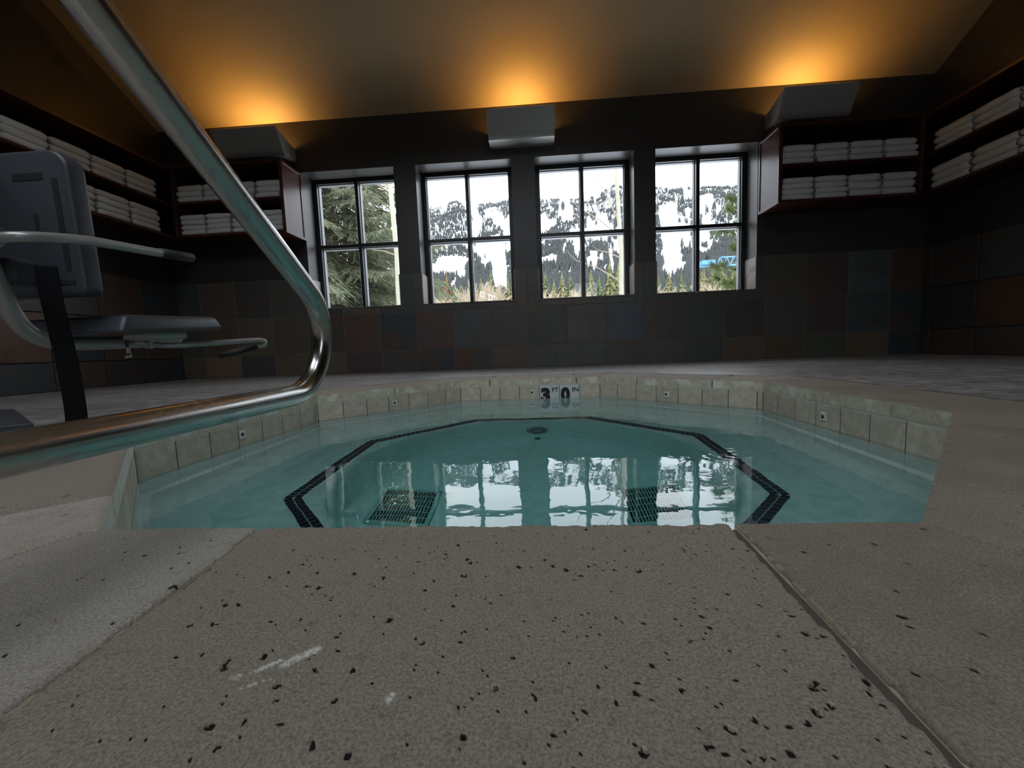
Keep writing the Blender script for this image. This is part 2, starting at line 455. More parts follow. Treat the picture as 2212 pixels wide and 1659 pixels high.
inner = [f for f in bm.faces if all((Vector(v.co.xy)-cen).length < 1.95 for v in f.verts)]
bmesh.ops.delete(bm, geom=inner, context='FACES')
for f in bm.faces:
    if f.normal.z < 0: f.normal_flip()
r = bmesh.ops.extrude_face_region(bm, geom=list(bm.faces))
for v_ in [g for g in r['geom'] if isinstance(g, bmesh.types.BMVert)]: v_.co.z -= .3
bmesh.ops.recalc_face_normals(bm, faces=bm.faces)
me = bpy.data.meshes.new('floor'); bm.to_mesh(me); bm.free()
floor = struct(link('floor', me, M['deck']))

# ---- slate tiles on the walls
rng = random.Random(11)
PAL = [(.070,.060,.050), (.085,.058,.042), (.050,.058,.055), (.060,.066,.058), (.078,.062,.040), (.070,.048,.045), (.042,.050,.058), (.095,.075,.045), (.055,.050,.046)]
NAMED = {  # (row, column) -> colour read from the photograph
 (1,-1): (.060,.045,.038), (1,0): (.085,.045,.035), (1,1): (.035,.045,.050), (1,2): (.080,.050,.042), (1,3): (.060,.066,.066), (1,4): (.070,.055,.052),
 (1,5): (.042,.046,.040), (1,6): (.060,.056,.050), (1,7): (.045,.052,.075), (1,8): (.055,.058,.055), (1,9): (.058,.062,.058), (1,10): (.050,.055,.052),
 (1,11): (.070,.068,.058), (1,12): (.080,.052,.050), (1,13): (.060,.078,.076), (1,14): (.040,.052,.056),
 (0,0): (.070,.040,.036), (0,2): (.036,.042,.048), (0,3): (.060,.050,.042), (0,4): (.085,.060,.045), (0,8): (.075,.060,.058), (0,9): (.055,.060,.055),
 (0,11): (.090,.068,.036), (0,12): (.062,.080,.052), (0,13): (.120,.095,.050), (0,14): (.035,.048,.052),
 (2,11): (.080,.066,.046), (2,12): (.075,.052,.044), (2,13): (.075,.105,.100), (2,14): (.095,.050,.034), (2,10): (.07,.06,.05), (0,-4): (.15,.085,.05)}
def grey(c, k=.25):
    g = sum(c)/3; return tuple(g*k+x*(1-k) for x in c)
PAL = [tuple(1.25*x for x in grey(c)) for c in PAL]; NAMED = {k: tuple(1.25*x for x in grey(c)) for k, c in NAMED.items()}
_tm = {}
def tile_mesh(wd, ht, th=.012):
    k = (round(wd, 3), round(ht, 3), th)
    if k not in _tm:
        _tm[k] = MB().box(-wd/2, wd/2, 0, th, -ht/2, ht/2).mesh('tile', .0035, 1); _tm[k].materials.append(M['slate'])
    return _tm[k]
def put_tile(parent, name, cx, cy, cz, wd, ht, rz, col):
    o = bpy.data.objects.new(name, tile_mesh(wd, ht)); COL.objects.link(o); o.parent = parent
    o.location = (cx, cy, cz); o.rotation_euler = (0, rng.choice([0, math.pi]) if False else 0, rz); o.color = (*col, 1); return o
G = .0035
rows = [(0.0, Z2), (Z2, Z1), (Z1, ZT)]
TX0, TT = -2.3288, .452
def far_tile(x0, x1, z0, z1, col):
    if x1-x0 < .03 or z1-z0 < .02: return
    put_tile(wall_far, 'tile', (x0+x1)/2, D-.012, (z0+z1)/2, x1-x0-G*2, z1-z0-G*2, 0, col)
opens = [(c-WW/2+.004, c+WW/2-.004) for c in WIN]
for r_, (z0, z1) in enumerate(rows):
    for c_ in range(-5, 16):
        x0, x1 = TX0+c_*TT, TX0+(c_+1)*TT
        x0, x1 = max(x0, XL), min(x1, XR)
        if x1 <= x0: continue
        col = NAMED.get((r_, c_)) or rng.choice(PAL)
        if r_ < 2: far_tile(x0, x1, z0, z1, col); continue
        segs = [(x0, x1)]
        for a, b in opens:
            ns = []
            for s0, s1 in segs:
                if b <= s0 or a >= s1: ns.append((s0, s1)); continue
                if a > s0: ns.append((s0, a))
                if b < s1: ns.append((b, s1))
                far_tile(max(a, s0)+(0 if a <= s0 else 0), min(b, s1), z0, ZS, col)
            segs = ns
        for s0, s1 in segs: far_tile(s0, s1, z0, z1, col)
# tiled returns and sills inside the openings
for c in WIN:
    for s in (-1, 1):
        x = c+s*WW/2
        o = bpy.data.objects.new('tile', MB().box(min(x, x-s*.012), max(x, x-s*.012), D-.012, D+REC-.004, ZS+.012, ZT-G).mesh('tile', .003, 1))
        o.data.materials.append(M['slate']); COL.objects.link(o); o.parent = wall_far; o.color = (.30,.27,.24,1)  # returns paler than the slate: window highlight put into the colour
    a = c-WW/2
    for k in range(3):
        x0, x1 = a+k*TT, min(a+(k+1)*TT, c+WW/2)
        o = bpy.data.objects.new('tile', MB().box(x0+G, x1-G, D-.012, D+REC-.004, ZS-.004, ZS+.010).mesh('tile', .003, 1))
        o.data.materials.append(M['slate']); COL.objects.link(o); o.parent = wall_far; o.color = (*rng.choice(PAL), 1)
for wall, X, y0s, rz in ((wall_left, XL, 4.80, -math.pi/2), (wall_right, XR, 4.716, math.pi/2)):
    s = 1 if wall is wall_left else -1
    for r_, (z0, z1) in enumerate(rows):
        ys = [D-.012, y0s]
        while ys[-1] > -.6: ys.append(ys[-1]-TT)
        for b, a in zip(ys, ys[1:]):
            if b-a < .025: continue
            col = rng.choice(PAL)
            if wall is wall_left and r_ == 1 and 2.8 < a < 3.2: col = (.16,.085,.05)
            if wall is wall_left and r_ == 0 and 2.8 < a < 3.2: col = (.07,.085,.085)
            if wall is wall_right and r_ == 1 and a < 4.2: col = (.11,.06,.035)
            put_tile(wall, 'tile', X+s*.012, (a+b)/2, (z0+z1)/2, b-a-2*G, z1-z0-2*G, rz, col)
# grout backing behind tiles
for par, args in ((wall_far, None), (wall_left, (XL, XL+.006)), (wall_right, (XR-.006, XR))):
    g_ = MB()
    if args: g_.box(args[0], args[1], -.9, D, 0, ZT)
    else:
        g_.box(XL, XR, D-.007, D, 0, ZS-.004)
        e = [XL]+[q for o_ in opens for q in (o_[0], o_[1])]+[XR]
        for i in range(0, len(e), 2): g_.box(e[i], e[i+1], D-.007, D, ZS-.004, ZT)
    o = g_.build('grout_bed', M['grout'], par)

# ---- windows
def make_window(idx, c):
    root = empty('window_%d' % idx, (c, D+REC, ZS), kind='structure')
    tag(root, ['black framed window behind the large spruce, leftmost of four', 'black framed window second from left, ski slope beyond',
               'black framed window third from left, aspen trunk at its right pane', 'black framed window beside the right rear shelves, pine branch outside'][idx-1])
    x0, x1, z0, z1 = c-WW/2+.001, c+WW/2-.001, ZS+.011, ZH-.001
    y0, y1 = D+REC, D+REC+.07
    f = .05
    def L(mb, name, mat, par, bev=.003): return mb.build(name, mat, par, bevel=bev, seg=1)
    L(MB().box(x0, x0+f, y0, y1, z0, z1).box(x1-f, x1, y0, y1, z0, z1).box(x0+f, x1-f, y0, y1, z1-.045, z1).box(x0+f, x1-f, y0, y1, z0, z0+.03), 'window_frame', M['window_frame'], root)
    L(MB().box(c-.021, c+.021, y0-.012, y1, z0+.03, z1-.045), 'mullion', M['window_frame'], root)
    zm = 1.600
    for a, b in ((x0+f, c-.021), (c+.021, x1-f)):
        L(MB().box(a, b, y0-.008, y1, zm-.022, zm+.022), 'glazing_bar', M['window_frame'], root)
    yp = D+REC+.04
    for a, b in ((x0+f, c-.021), (c+.021, x1-f)):
        for p, q in ((z0+.03, zm-.022), (zm+.022, z1-.045)):
            pane = MB().box(a, b, yp, yp+.001, p, q)
            me = bpy.data.meshes.new('pane'); me.from_pydata([(a,yp,p),(b,yp,p),(b,yp,q),(a,yp,q)], [], [(0,1,2,3)])
            link('pane', me, M['glass'], root)
            e = MB(); t = .007; y2, y3 = yp+.004, y1+.03
            e.box(a, a+t, y2, y3, p, q).box(b-t, b, y2, y3, p, q).box(a+t, b-t, y2, y3, q-t, q).box(a+t, b-t, y2, y3, p, p+t)
            e.build('glazing_bead', M['frame_edge'], root)
    # light portal
    pl = bpy.data.lights.new('window_portal', 'AREA'); pl.shape = 'RECTANGLE'; pl.size = WW; pl.size_y = ZH-ZS; pl.cycles.is_portal = True
    po = bpy.data.objects.new('window_portal', pl); COL.objects.link(po); po.location = (c, D+TH+.12, (ZS+ZH)/2); po.rotation_euler = (math.radians(-90), 0, 0)
for i, c in enumerate(WIN): make_window(i+1, c)
# added, unseen glazed door behind the camera, lets in extra daylight
root = empty('added_door', ((nx0+nx1)/2, YN-.15, 0), kind='structure'); tag(root, 'added unseen glazed door behind the camera for extra daylight')
f = MB(); yy = YN-.2
for x in (nx0, nx1-.1): f.box(x, x+.1, yy, yy+.05, 0, 2.3)
f.box(nx0+.1, nx1-.1, yy, yy+.05, 2.2, 2.3).box(nx0+.1, nx1-.1, yy, yy+.05, 0, .18)
f.build('added_door_frame', M['window_frame'], root)
me = bpy.data.meshes.new('pane'); me.from_pydata([(nx0,yy+.02,0),(nx1,yy+.02,0),(nx1,yy+.02,2.3),(nx0,yy+.02,2.3)], [], [(0,1,2,3)]); link('pane', me, M['glass'], root)
pl = bpy.data.lights.new('added_door_portal', 'AREA'); pl.shape = 'RECTANGLE'; pl.size = nx1-nx0; pl.size_y = 2.3; pl.cycles.is_portal = True
po = bpy.data.objects.new('added_door_portal', pl); COL.objects.link(po); po.location = ((nx0+nx1)/2, YN-TH-.02, 1.15); po.rotation_euler = (math.radians(90), 0, 0)

root = empty('window_5', (sum(SKX)/2, sum(SKY)/2, zn(sum(SKY)/2)), kind='structure'); tag(root, 'added unseen roof window behind the camera to light deck and tub')
me = bpy.data.meshes.new('pane'); me.from_pydata([(SKX[0],SKY[0],zn(SKY[0])+.12),(SKX[1],SKY[0],zn(SKY[0])+.12),(SKX[1],SKY[1],zn(SKY[1])+.12),(SKX[0],SKY[1],zn(SKY[1])+.12)], [], [(0,1,2,3)]); link('pane', me, M['glass'], root)
f = MB()
for x in (SKX[0], sum(SKX)/2-.03, SKX[1]-.06):
    f.extrude([(x,SKY[0],zn(SKY[0])+.05),(x,SKY[1],zn(SKY[1])+.05),(x,SKY[1],zn(SKY[1])+.16),(x,SKY[0],zn(SKY[0])+.16)], (.06,0,0))
f.build('window_frame', M['window_frame'], root)
pl = bpy.data.lights.new('added_roof_portal', 'AREA'); pl.shape = 'RECTANGLE'; pl.size = SKX[1]-SKX[0]; pl.size_y = (SKY[1]-SKY[0])*math.hypot(1, SLOPE); pl.cycles.is_portal = True
po = bpy.data.objects.new('added_roof_portal', pl); COL.objects.link(po); po.location = (sum(SKX)/2, sum(SKY)/2, zn(sum(SKY)/2)+.24); po.rotation_euler = (math.atan(SLOPE), 0, 0)

# ------------------------------------------------------------------ hot tub
tub = empty('hot_tub', (PC.x, PC.y, 0), 'octagonal sunken hot tub with stone coping, waterline tiles and navy mosaic bench line', 'hot tub')
P2 = [Vector(p) for p in PV]
def vnoise(X, Y, s, seed=0):
    """cheap value noise on arrays"""
    r = np.random.RandomState(seed).rand(256, 256)
    x = X*s; y = Y*s; xi = np.floor(x).astype(int); yi = np.floor(y).astype(int); fx = x-xi; fy = y-yi
    fx = fx*fx*(3-2*fx); fy = fy*fy*(3-2*fy)
    a = r[xi % 256, yi % 256]; b = r[(xi+1) % 256, yi % 256]; c = r[xi % 256, (yi+1) % 256]; d = r[(xi+1) % 256, (yi+1) % 256]
    return (a*(1-fx)+b*fx)*(1-fy)+(c*(1-fx)+d*fx)*fy
CT = .055
SMEARS = [(-.193, .290, .75, .017, .0045), (-.215, .280, .7, .012, .0022), (-.233, .268, .3, .005, .002), (-.1085, .253, 1.2, .0045, .004), (-.215, .262, .5, .012, .001)]
def coping_stone(q, res, col, detail, seed, window_lit=False):
    """q: inner a, inner b, outer b, outer a (xy)"""
    a, b, c, d = [Vector(p) for p in q]
    L = max((b-a).length, (c-d).length); Wd = (d-a).length
    n = max(2, int(L/res)); m = max(2, int(Wd/res))
    U, V = np.meshgrid(np.linspace(0, 1, n+1), np.linspace(0, 1, m+1), indexing='ij')
    X = (a.x*(1-U)+b.x*U)*(1-V)+(d.x*(1-U)+c.x*U)*V
    Y = (a.y*(1-U)+b.y*U)*(1-V)+(d.y*(1-U)+c.y*U)*V
    # distance to each border
    def dist(p, q_):
        e = (q_-p); nn = Vector((-e.y, e.x)).normalized(); return np.abs((X-p.x)*nn.x+(Y-p.y)*nn.y)
    de = np.minimum(np.minimum(dist(a, b), dist(b, c)), np.minimum(dist(c, d), dist(d, a)))
    z = np.zeros_like(X); dirt_shade = np.zeros_like(X); smear = np.zeros_like(X)
    R = .006
    wob = (vnoise(X+9, Y+9, 60, seed)-.5)*.006*detail + (vnoise(X+5, Y+5, 170, seed+4)-.5)*.004*detail
    dd = np.clip((de+wob*(de < .012))/R, 0, 1)
    z -= R*(1-np.sqrt(1-(1-dd)**2))
    if detail > 0:
        z += (vnoise(X+20, Y+20, 12, seed+1)-.5)*.0012 + (vnoise(X+20, Y+20, 45, seed+2)-.5)*.0009*detail + (vnoise(X+20, Y+20, 140, seed+6)-.5)*.0008*detail
        rs = np.random.RandomState(seed+3)
        npit = int(480*detail*L*Wd/.2)
        pn = vnoise(X+7, Y+7, 420, 55)
        for _ in range(npit):
            u, v_ = rs.rand()**.65, rs.rand()**.8
            cx = (a.x*(1-u)+b.x*u)*(1-v_)+(d.x*(1-u)+c.x*u)*v_; cy = (a.y*(1-u)+b.y*u)*(1-v_)+(d.y*(1-u)+c.y*u)*v_
            rr = .0008+.0022*rs.rand()**5; el = 1+.9*rs.rand(); th = rs.rand()*3
            dx = (X-cx)*math.cos(th)+(Y-cy)*math.sin(th); dy = -(X-cx)*math.sin(th)+(Y-cy)*math.cos(th)
            k = np.clip(1-((dx/el)**2+dy**2)/rr**2+(pn-.5)*.9, 0, 1)*(np.abs(dx)+np.abs(dy) < rr*4)
            z -= np.sqrt(k)*rr*1.3; dirt_shade = np.maximum(dirt_shade, np.clip(k*2.2, 0, 1))
    vs = [tuple(t) for t in np.stack([X.ravel(), Y.ravel(), z.ravel()], 1)]
    idx = lambda i, j: i*(m+1)+j
    fs = [(idx(i, j), idx(i+1, j), idx(i+1, j+1), idx(i, j+1)) for i in range(n) for j in range(m)]
    # skirt
    ring = [(i, 0) for i in range(n)]+[(n, j) for j in range(m)]+[(i, m) for i in range(n, 0, -1)]+[(0, j) for j in range(m, 0, -1)]
    base = len(vs); rs = np.random.RandomState(seed+8)
    for (i, j) in ring:
        p = vs[idx(i, j)]; vs.append((p[0], p[1], -CT))
    K = len(ring)
    for t in range(K):
        i0, i1 = idx(*ring[t]), idx(*ring[(t+1) % K]); fs.append((i1, i0, base+t, base+(t+1) % K))
    fs.append(tuple(base+t for t in range(K)))
    if detail >= 1:
        for sx_, sy2, ang_, la, wa in SMEARS:
            dx = (X-sx_)*math.cos(ang_)+(Y-sy2)*math.sin(ang_); dy = -(X-sx_)*math.sin(ang_)+(Y-sy2)*math.cos(ang_)
            k = 1-(dx/la)**2-(dy/wa)**2+(vnoise(X+3, Y+3, 240, 77)-.5)*1.1
            smear = np.maximum(smear, np.clip(k*3, 0, 1))
    me = bpy.data.meshes.new('coping_stone'); me.from_pydata(vs, [], fs); me.update()
    if window_lit:
        at_ = me.attributes.new('window_lit', 'FLOAT', 'POINT'); at_.data.foreach_set('value', [1.0]*len(vs))
    for nm_, arr in (('dirt_shade', dirt_shade), ('smear', smear)):
        if arr.max() > 0:
            at_ = me.attributes.new(nm_, 'FLOAT', 'POINT'); full = np.zeros(len(vs)); full[:arr.size] = arr.ravel(); at_.data.foreach_set('value', full)
    me.polygons.foreach_set('use_smooth', [True]*len(me.polygons))
    try: me.set_sharp_from_angle(angle=math.radians(50))
    except Exception: pass
    o = link('coping_stone', me, M['coping'], tub); o.color = (*col, 1.0 if detail >= 1 else .28)
    return o
# joints along each side as distance from its first vertex
def at_side(i, t):
    A, B = P2[i], P2[(i+1) % 8]; return A+(B-A).normalized()*t
def side_n(i):
    A, B = P2[i], P2[(i+1) % 8]; e = (B-A).normalized(); return Vector((e.y, -e.x))
cuts = {0: [(.246, 0), (.890, 0)], 1: [(.215, 0), (.86, 0)], 2: [(.22, 0), (.70, 0)], 3: [(.28, 0), (.80, 0)], 4: [(.18, 0), (.86, 0)], 5: [(.10, 0), (.56, 0)], 6: [(.35, 0), (.85, 0)], 7: [(.25, 0), (.83, 0)]}
PALC = [(.30,.245,.20), (.32,.27,.22), (.28,.23,.19), (.33,.285,.245)]
sd = 0
for i in range(8):
    A, B = P2[i], P2[(i+1) % 8]; L = (B-A).length; nn = side_n(i)
    ts = [0]+[c[0] for c in cuts[i]]+[L]
    for k in range(len(ts)-1):
        g0 = .0035 if k > 0 else .0012; g1 = .0035 if k < len(ts)-2 else .0012
        if i == 0 and k == 0: g1 = .0035
        if i == 0 and k == 2: g0 = .0065
        a = at_side(i, ts[k]+g0); b = at_side(i, ts[k+1]-g1)
        d = a+nn*CW if k > 0 else PO[i].lerp(PO[(i+1) % 8], .002)
        c = b+nn*CW if k < len(ts)-2 else PO[(i+1) % 8].lerp(PO[i], .002)
        if i == 0:
            if k == 0: c = c+Vector((.028, 0))
            if k == 1: d = d+Vector((.028, 0)); c = c-Vector((.019, 0))
            if k == 2: d = d-Vector((.019, 0))
        col = PALC[(i*3+k) % 4]
        near = i == 0
        if i == 0: col = [(.33,.305,.27), (.30,.26,.205), (.215,.18,.135)][k]
        if i == 7 and k == 2: col = (.43,.38,.335)
        if i in (1, 2): col = [(.235,.195,.15), (.22,.18,.145), (.25,.205,.16)][k]  # olive-brown stones, tone lowered to stand for light falloff on the right
        det = [.25, 1.0, .18][k] if near else .0
        if i in (7, 1) : det = .15
        coping_stone((a, b, c, d), .0022 if near and k == 1 else (.004 if near else (.008 if i in (1, 7) else .02)), col, det, sd*13+5, window_lit=(i == 7))
        sd += 1
# joint filler and bed under the stones
g_ = MB(); gi = offset_poly(PV, .006); go = offset_poly(PV, CW+.0055)
for i in range(8):
    j = (i+1) % 8; g_.prism([gi[i], go[i], go[j], gi[j]][::-1], -.30, -.0075)
gb_ = g_.build('mortar_bed', M['joint_sand'], tub)
gi2 = offset_poly(PV, .0015); g_ = MB()
for i in range(8):
    j = (i+1) % 8; k0, k1 = offset_poly(PV, .02)[i], offset_poly(PV, .02)[j]
    g_.prism([gi2[i], k0, k1, gi2[j]][::-1], -.215, -.0565)
g_.build('grout_line', M['pool_grout'], tub)
gi3 = offset_poly(PV, .0008); g_ = MB()
for i in range(8):
    j = (i+1) % 8; k0, k1 = offset_poly(PV, .02)[i], offset_poly(PV, .02)[j]
    g_.prism([gi3[i], k0, k1, gi3[j]][::-1], -.0625, -.0555)
g_.build('sealant_line', M['sealant'], tub)
# waterline tiles
TP = .1553
def side_box(mb, i, t0, t1, z0, z1, d0, d1):
    nn = side_n(i); a = at_side(i, t0); b = at_side(i, t1)
    mb.prism([a+nn*d0, b+nn*d0, b+nn*d1, a+nn*d1], z0, z1); return mb
starts = {2: 1, 3: -1, 4: 1, 5: -1, 6: -1, 7: 1, 0: 1, 1: 1}
mark = {}
for i in range(8):
    L = (P2[(i+1) % 8]-P2[i]).length
    js = []
    t = 0
    while t < L-.01: js.append((t, min(t+TP, L))); t += TP
    if i == 4: js = [(k*.1565, min((k+1)*.1565, L)) for k in range(7)]
    if starts[i] < 0: js = [(L-b, L-a) for a, b in js]
    for k, (a, b) in enumerate(js):
        if b-a < .012: continue
        ismark = i == 4 and k in (1, 2)
        mb = side_box(MB(), i, a+.0024, b-.0024, -.212, -.0630, 0, .012)
        o = mb.build('depth_marker_tile' if ismark else 'waterline_tile', M['marker_white' if ismark else 'wtile'], tub, bevel=.0012, seg=1)
        if ismark:
            o['label'] = 'white depth marker tile reading 0 IN' if k == 1 else 'white depth marker tile reading 3 FT'
            mark[k] = (o, a, b)
def text_on(parent, s, i, tc, zc, hgt, width, off):
    cu = bpy.data.curves.new('lettering', 'FONT'); cu.body = s; cu.align_x = 'CENTER'; cu.align_y = 'CENTER'; cu.size = 1; cu.offset = off; cu.extrude = 0
    tmp = bpy.data.objects.new('tmp', cu); COL.objects.link(tmp)
    dg = bpy.context.evaluated_depsgraph_get(); me = bpy.data.meshes.new_from_object(tmp.evaluated_get(dg)); bpy.data.objects.remove(tmp)
    co = np.array([v.co[:] for v in me.vertices]); mn, mxx = co.min(0), co.max(0); ce = (mn+mxx)/2
    nn = side_n(i); e = (P2[(i+1) % 8]-P2[i]).normalized(); base = at_side(i, tc)-nn*.0007
    for v in me.vertices:
        x = (v.co.x-ce[0])/(mxx[0]-mn[0])*width; y = (v.co.y-ce[1])/(mxx[1]-mn[1])*hgt
        p = base-e*x; v.co = (p.x, p.y, zc+y)
    me.update(); return link('lettering', me, M['black_ink'], parent)
for k, big, small in ((2, '3', 'FT'), (1, '0', 'IN')):
    o, a, b = mark[k]; mid = (a+b)/2
    text_on(o, big, 4, mid+.031 if k == 2 else mid+.033, -.137, .114, .072, .07)
    text_on(o, small, 4, mid-.045, -.100, .036, .048, .02)
# small square fittings with a dark hole
for i, t, z in ((6, .623, -.111), (5, .567, -.112), (4, .525, -.114), (3, .575, -.112), (2, .565, -.118)):
    f = side_box(MB(), i, t-.017, t+.017, z-.018, z+.018, -.004, .002).build('fitting_plate', M['white_plastic'], tub, bevel=.001, seg=1)
    nn = side_n(i); c = at_side(i, t+(.003))-nn*.0045; e = (P2[(i+1) % 8]-P2[i]).normalized()
    vs = [(c+e*.0085*math.cos(k*.3927)).to_3d()+Vector((0, 0, z+.0085*math.sin(k*.3927))) for k in range(16)]
    me = bpy.data.meshes.new('hole'); me.from_pydata([tuple(v) for v in vs], [], [tuple(range(16))]); link('hole', me, M['dark_hole'], f)
# basin
NS = 12
def ring_oct(inset, blend, rc):
    out = []
    Q = offset_poly(PV, -inset)
    for i in range(8):
        A, B = Q[i], Q[(i+1) % 8]
        for k in range(NS):
            p = A.lerp(B, k/NS); d = p-PC; a = d.normalized()
            q = PC+a*rc; out.append(p.lerp(q, blend))
    return out
prof = [(-.012, 0, 1, -.2125), (.0015, 0, 1, -.2135), (.0015, 0, 1, -.37), (.028, 0, 1, -.385), (.028, 0, 1, -.485), (.035, 0, 1, -.50), (.158, 0, 1, -.618), (.178, 0, 1, -.634),
        (.30, 0, 1, -.634), (.415, .0, .9, -.634), (.45, 1, .885, -.634), (.45, 1, .872, -.640), (.45, 1, .864, -.655), (.45, 1, .862, -.70), (.45, 1, .862, -.99), (.45, 1, .845, -1.03), (.45, 1, .80, -1.065), (.45, 1, .74, -1.077), (.45, 1, .3, -1.077)]
vs = []; fs = []
for inset, bl, rc, z in prof:
    for p in ring_oct(inset, bl, rc): vs.append((p.x, p.y, z))
NR = NS*8
for k in range(len(prof)-1):
    for j in range(NR): fs.append((k*NR+j, k*NR+(j+1) % NR, (k+1)*NR+(j+1) % NR, (k+1)*NR+j))
fs.append(tuple((len(prof)-1)*NR+j for j in range(NR)))
me = bpy.data.meshes.new('basin'); me.from_pydata(vs, [], fs)
bm = bmesh.new(); bm.from_mesh(me); bmesh.ops.recalc_face_normals(bm, faces=bm.faces); bm.to_mesh(me); bm.free()
basin = smooth_angle(link('basin', me, M['plaster'], tub), 35)
me.materials.append(M['bench'])
for f_ in me.polygons:
    if abs(f_.center.z+.634) < .004 and (Vector(f_.center.xy)-PC).length < 1.30: f_.material_index = 1
sol = basin.modifiers.new('thickness', 'SOLIDIFY'); sol.thickness = .05; sol.offset = -1
sol.offset = 1
# mosaic band on the bench: two rows round an octagon
def reg_oct(ap):
    R = ap/math.cos(math.pi/8); return [PC+Vector((math.cos(a), math.sin(a)))*R for a in [k*math.pi/4-math.pi/2-math.pi/8-.012 for k in range(8)]]
mos = MB().box(-.0127, .0127, -.0140, .0140, 0, .002).mesh('mosaic_tile'); mos.materials.append(M['mosaic_navy'])
stuff = MB(); nind = 0
for row, ap in enumerate((.930, .8985)):
    Q = reg_oct(ap)
    for i in range(8):
        A, B = Q[i], Q[(i+1) % 8]; L = (B-A).length; n = int(L/.0285); e = (B-A).normalized(); ang = math.atan2(e.y, e.x)
        for k in range(n):
            p = A+e*((k+.5)*L/n)
            if i in (7, 6, 1, 2) or (i in (0,) and (k < 3 or k > n-4)) or (i in (3,) and row == 0 and nind < 297):
                if nind < 300:
                    o = bpy.data.objects.new('mosaic_tile', mos); COL.objects.link(o); o.parent = tub
                    o.location = (p.x-PC.x, p.y-PC.y, -.6338); o.rotation_euler = (0, 0, ang); nind += 1; continue
            nv = Vector((-e.y, e.x)); h1, h2 = e*.0127, nv*.0140
            stuff.add([(*(p+sx_*h1+sy2*h2), z) for z in (-.6338, -.6318) for sx_, sy2 in ((-1,-1),(1,-1),(1,1),(-1,1))],
                      [(0,3,2,1),(4,5,6,7),(0,1,5,4),(1,2,6,5),(2,3,7,6),(3,0,4,7)])
tag(stuff.build('mosaic_band', M['mosaic_navy'], tub), kind='stuff')
# underwater lamp and small jet on the far wall of the well
ly = 2.688
lamp = MB().lathe([(.0, 0), (.05, 0), (.078, .004), (.081, .012)], (-.001, ly, -.877), 36, 'y').build('pool_lamp', M['lens'], tub, smooth=True)
MB().lathe([(.040, -.003), (.043, -.008), (.047, -.008), (.050, -.003)], (-.001, ly, -.877), 36, 'y').build('lamp_ring', M['lift_slot'], lamp, smooth=True)
jet = MB().lathe([(.0, -.001), (.018, -.003), (.022, .004)], (-.008, ly-.022, -1.03), 20, 'y').build('jet', M['lift_slot'], tub, smooth=True)
# two drain grates on the floor of the well
for gx0, gx1 in ((-.803, -.503), (.383, .680)):
    gy0, gy1, gz = 1.692, 1.992, -1.077
    fr_ = MB(); t = .02
    fr_.box(gx0, gx1, gy0, gy0+t, gz, gz+.014).box(gx0, gx1, gy1-t, gy1, gz, gz+.014).box(gx0, gx0+t, gy0+t, gy1-t, gz, gz+.014).box(gx1-t, gx1, gy0+t, gy1-t, gz, gz+.014)
    gr = fr_.build('drain_grate', M['grate_plastic'], tub, bevel=.002, seg=1)
    MB().box(gx0+t, gx1-t, gy0+t, gy1-t, gz, gz+.002).build('grate_shadow_pan', M['lift_slot'], gr)
    n = 18; wv = (gx1-gx0-2*t)/n
    for k in range(1, n):
        x = gx0+t+k*wv
        MB().tube([(x, gy0+t, gz+.008), (x, (gy0+gy1)/2, gz+.012), (x, gy1-t, gz+.008)], .0034, 6).build('slat', M['grate_plastic'], gr)
    for k in range(1, 6):
        y = gy0+t+k*(gy1-gy0-2*t)/6
        MB().tube([(gx0+t, y, gz+.006), ((gx0+gx1)/2, y+.006, gz+.010), (gx1-t, y, gz+.006)], .0026, 6).build('cross_bar', M['grate_plastic'], gr)
# water
Q = offset_poly(PV, .003)
wq = MB().prism([tuple(q) for q in Q], -1.11, ZW)
water = wq.build('pool_water', M['water']); tag(water, 'still turquoise water filling the octagonal hot tub, mirroring the four windows', 'water', kind='stuff')

# ------------------------------------------------------------------ grab rail in the foreground
rail = empty('grab_rail', (-.53, -.3, 0), 'thick brushed steel grab rail bent beside the tub in the left foreground', 'handrail')
core = fillet([(-.418, -.62, 0), (-.418, -.62, 1.251), (-.570, 1.385, .149), (-.536, -.30, .149), (-.536, -.30, 0)], [.14, .130, .06], 18)
MB().tube(resample(core, .04), .024, 28).build('steel_tube', M['steel'], rail, smooth=True)
for y, x in ((-.62, -.418), (-.30, -.536)):
    MB().lathe([(.0245, .02), (.03, .018), (.05, .004), (.052, 0)], (x, y, .0), 28).build('escutcheon', M['steel'], rail, smooth=True)

# ------------------------------------------------------------------ pool lift chair
lift = empty('pool_lift', (-2.35, 1.3, 0), 'grey pool lift chair with steel arms and hanging black belt beside the tub', 'pool lift')
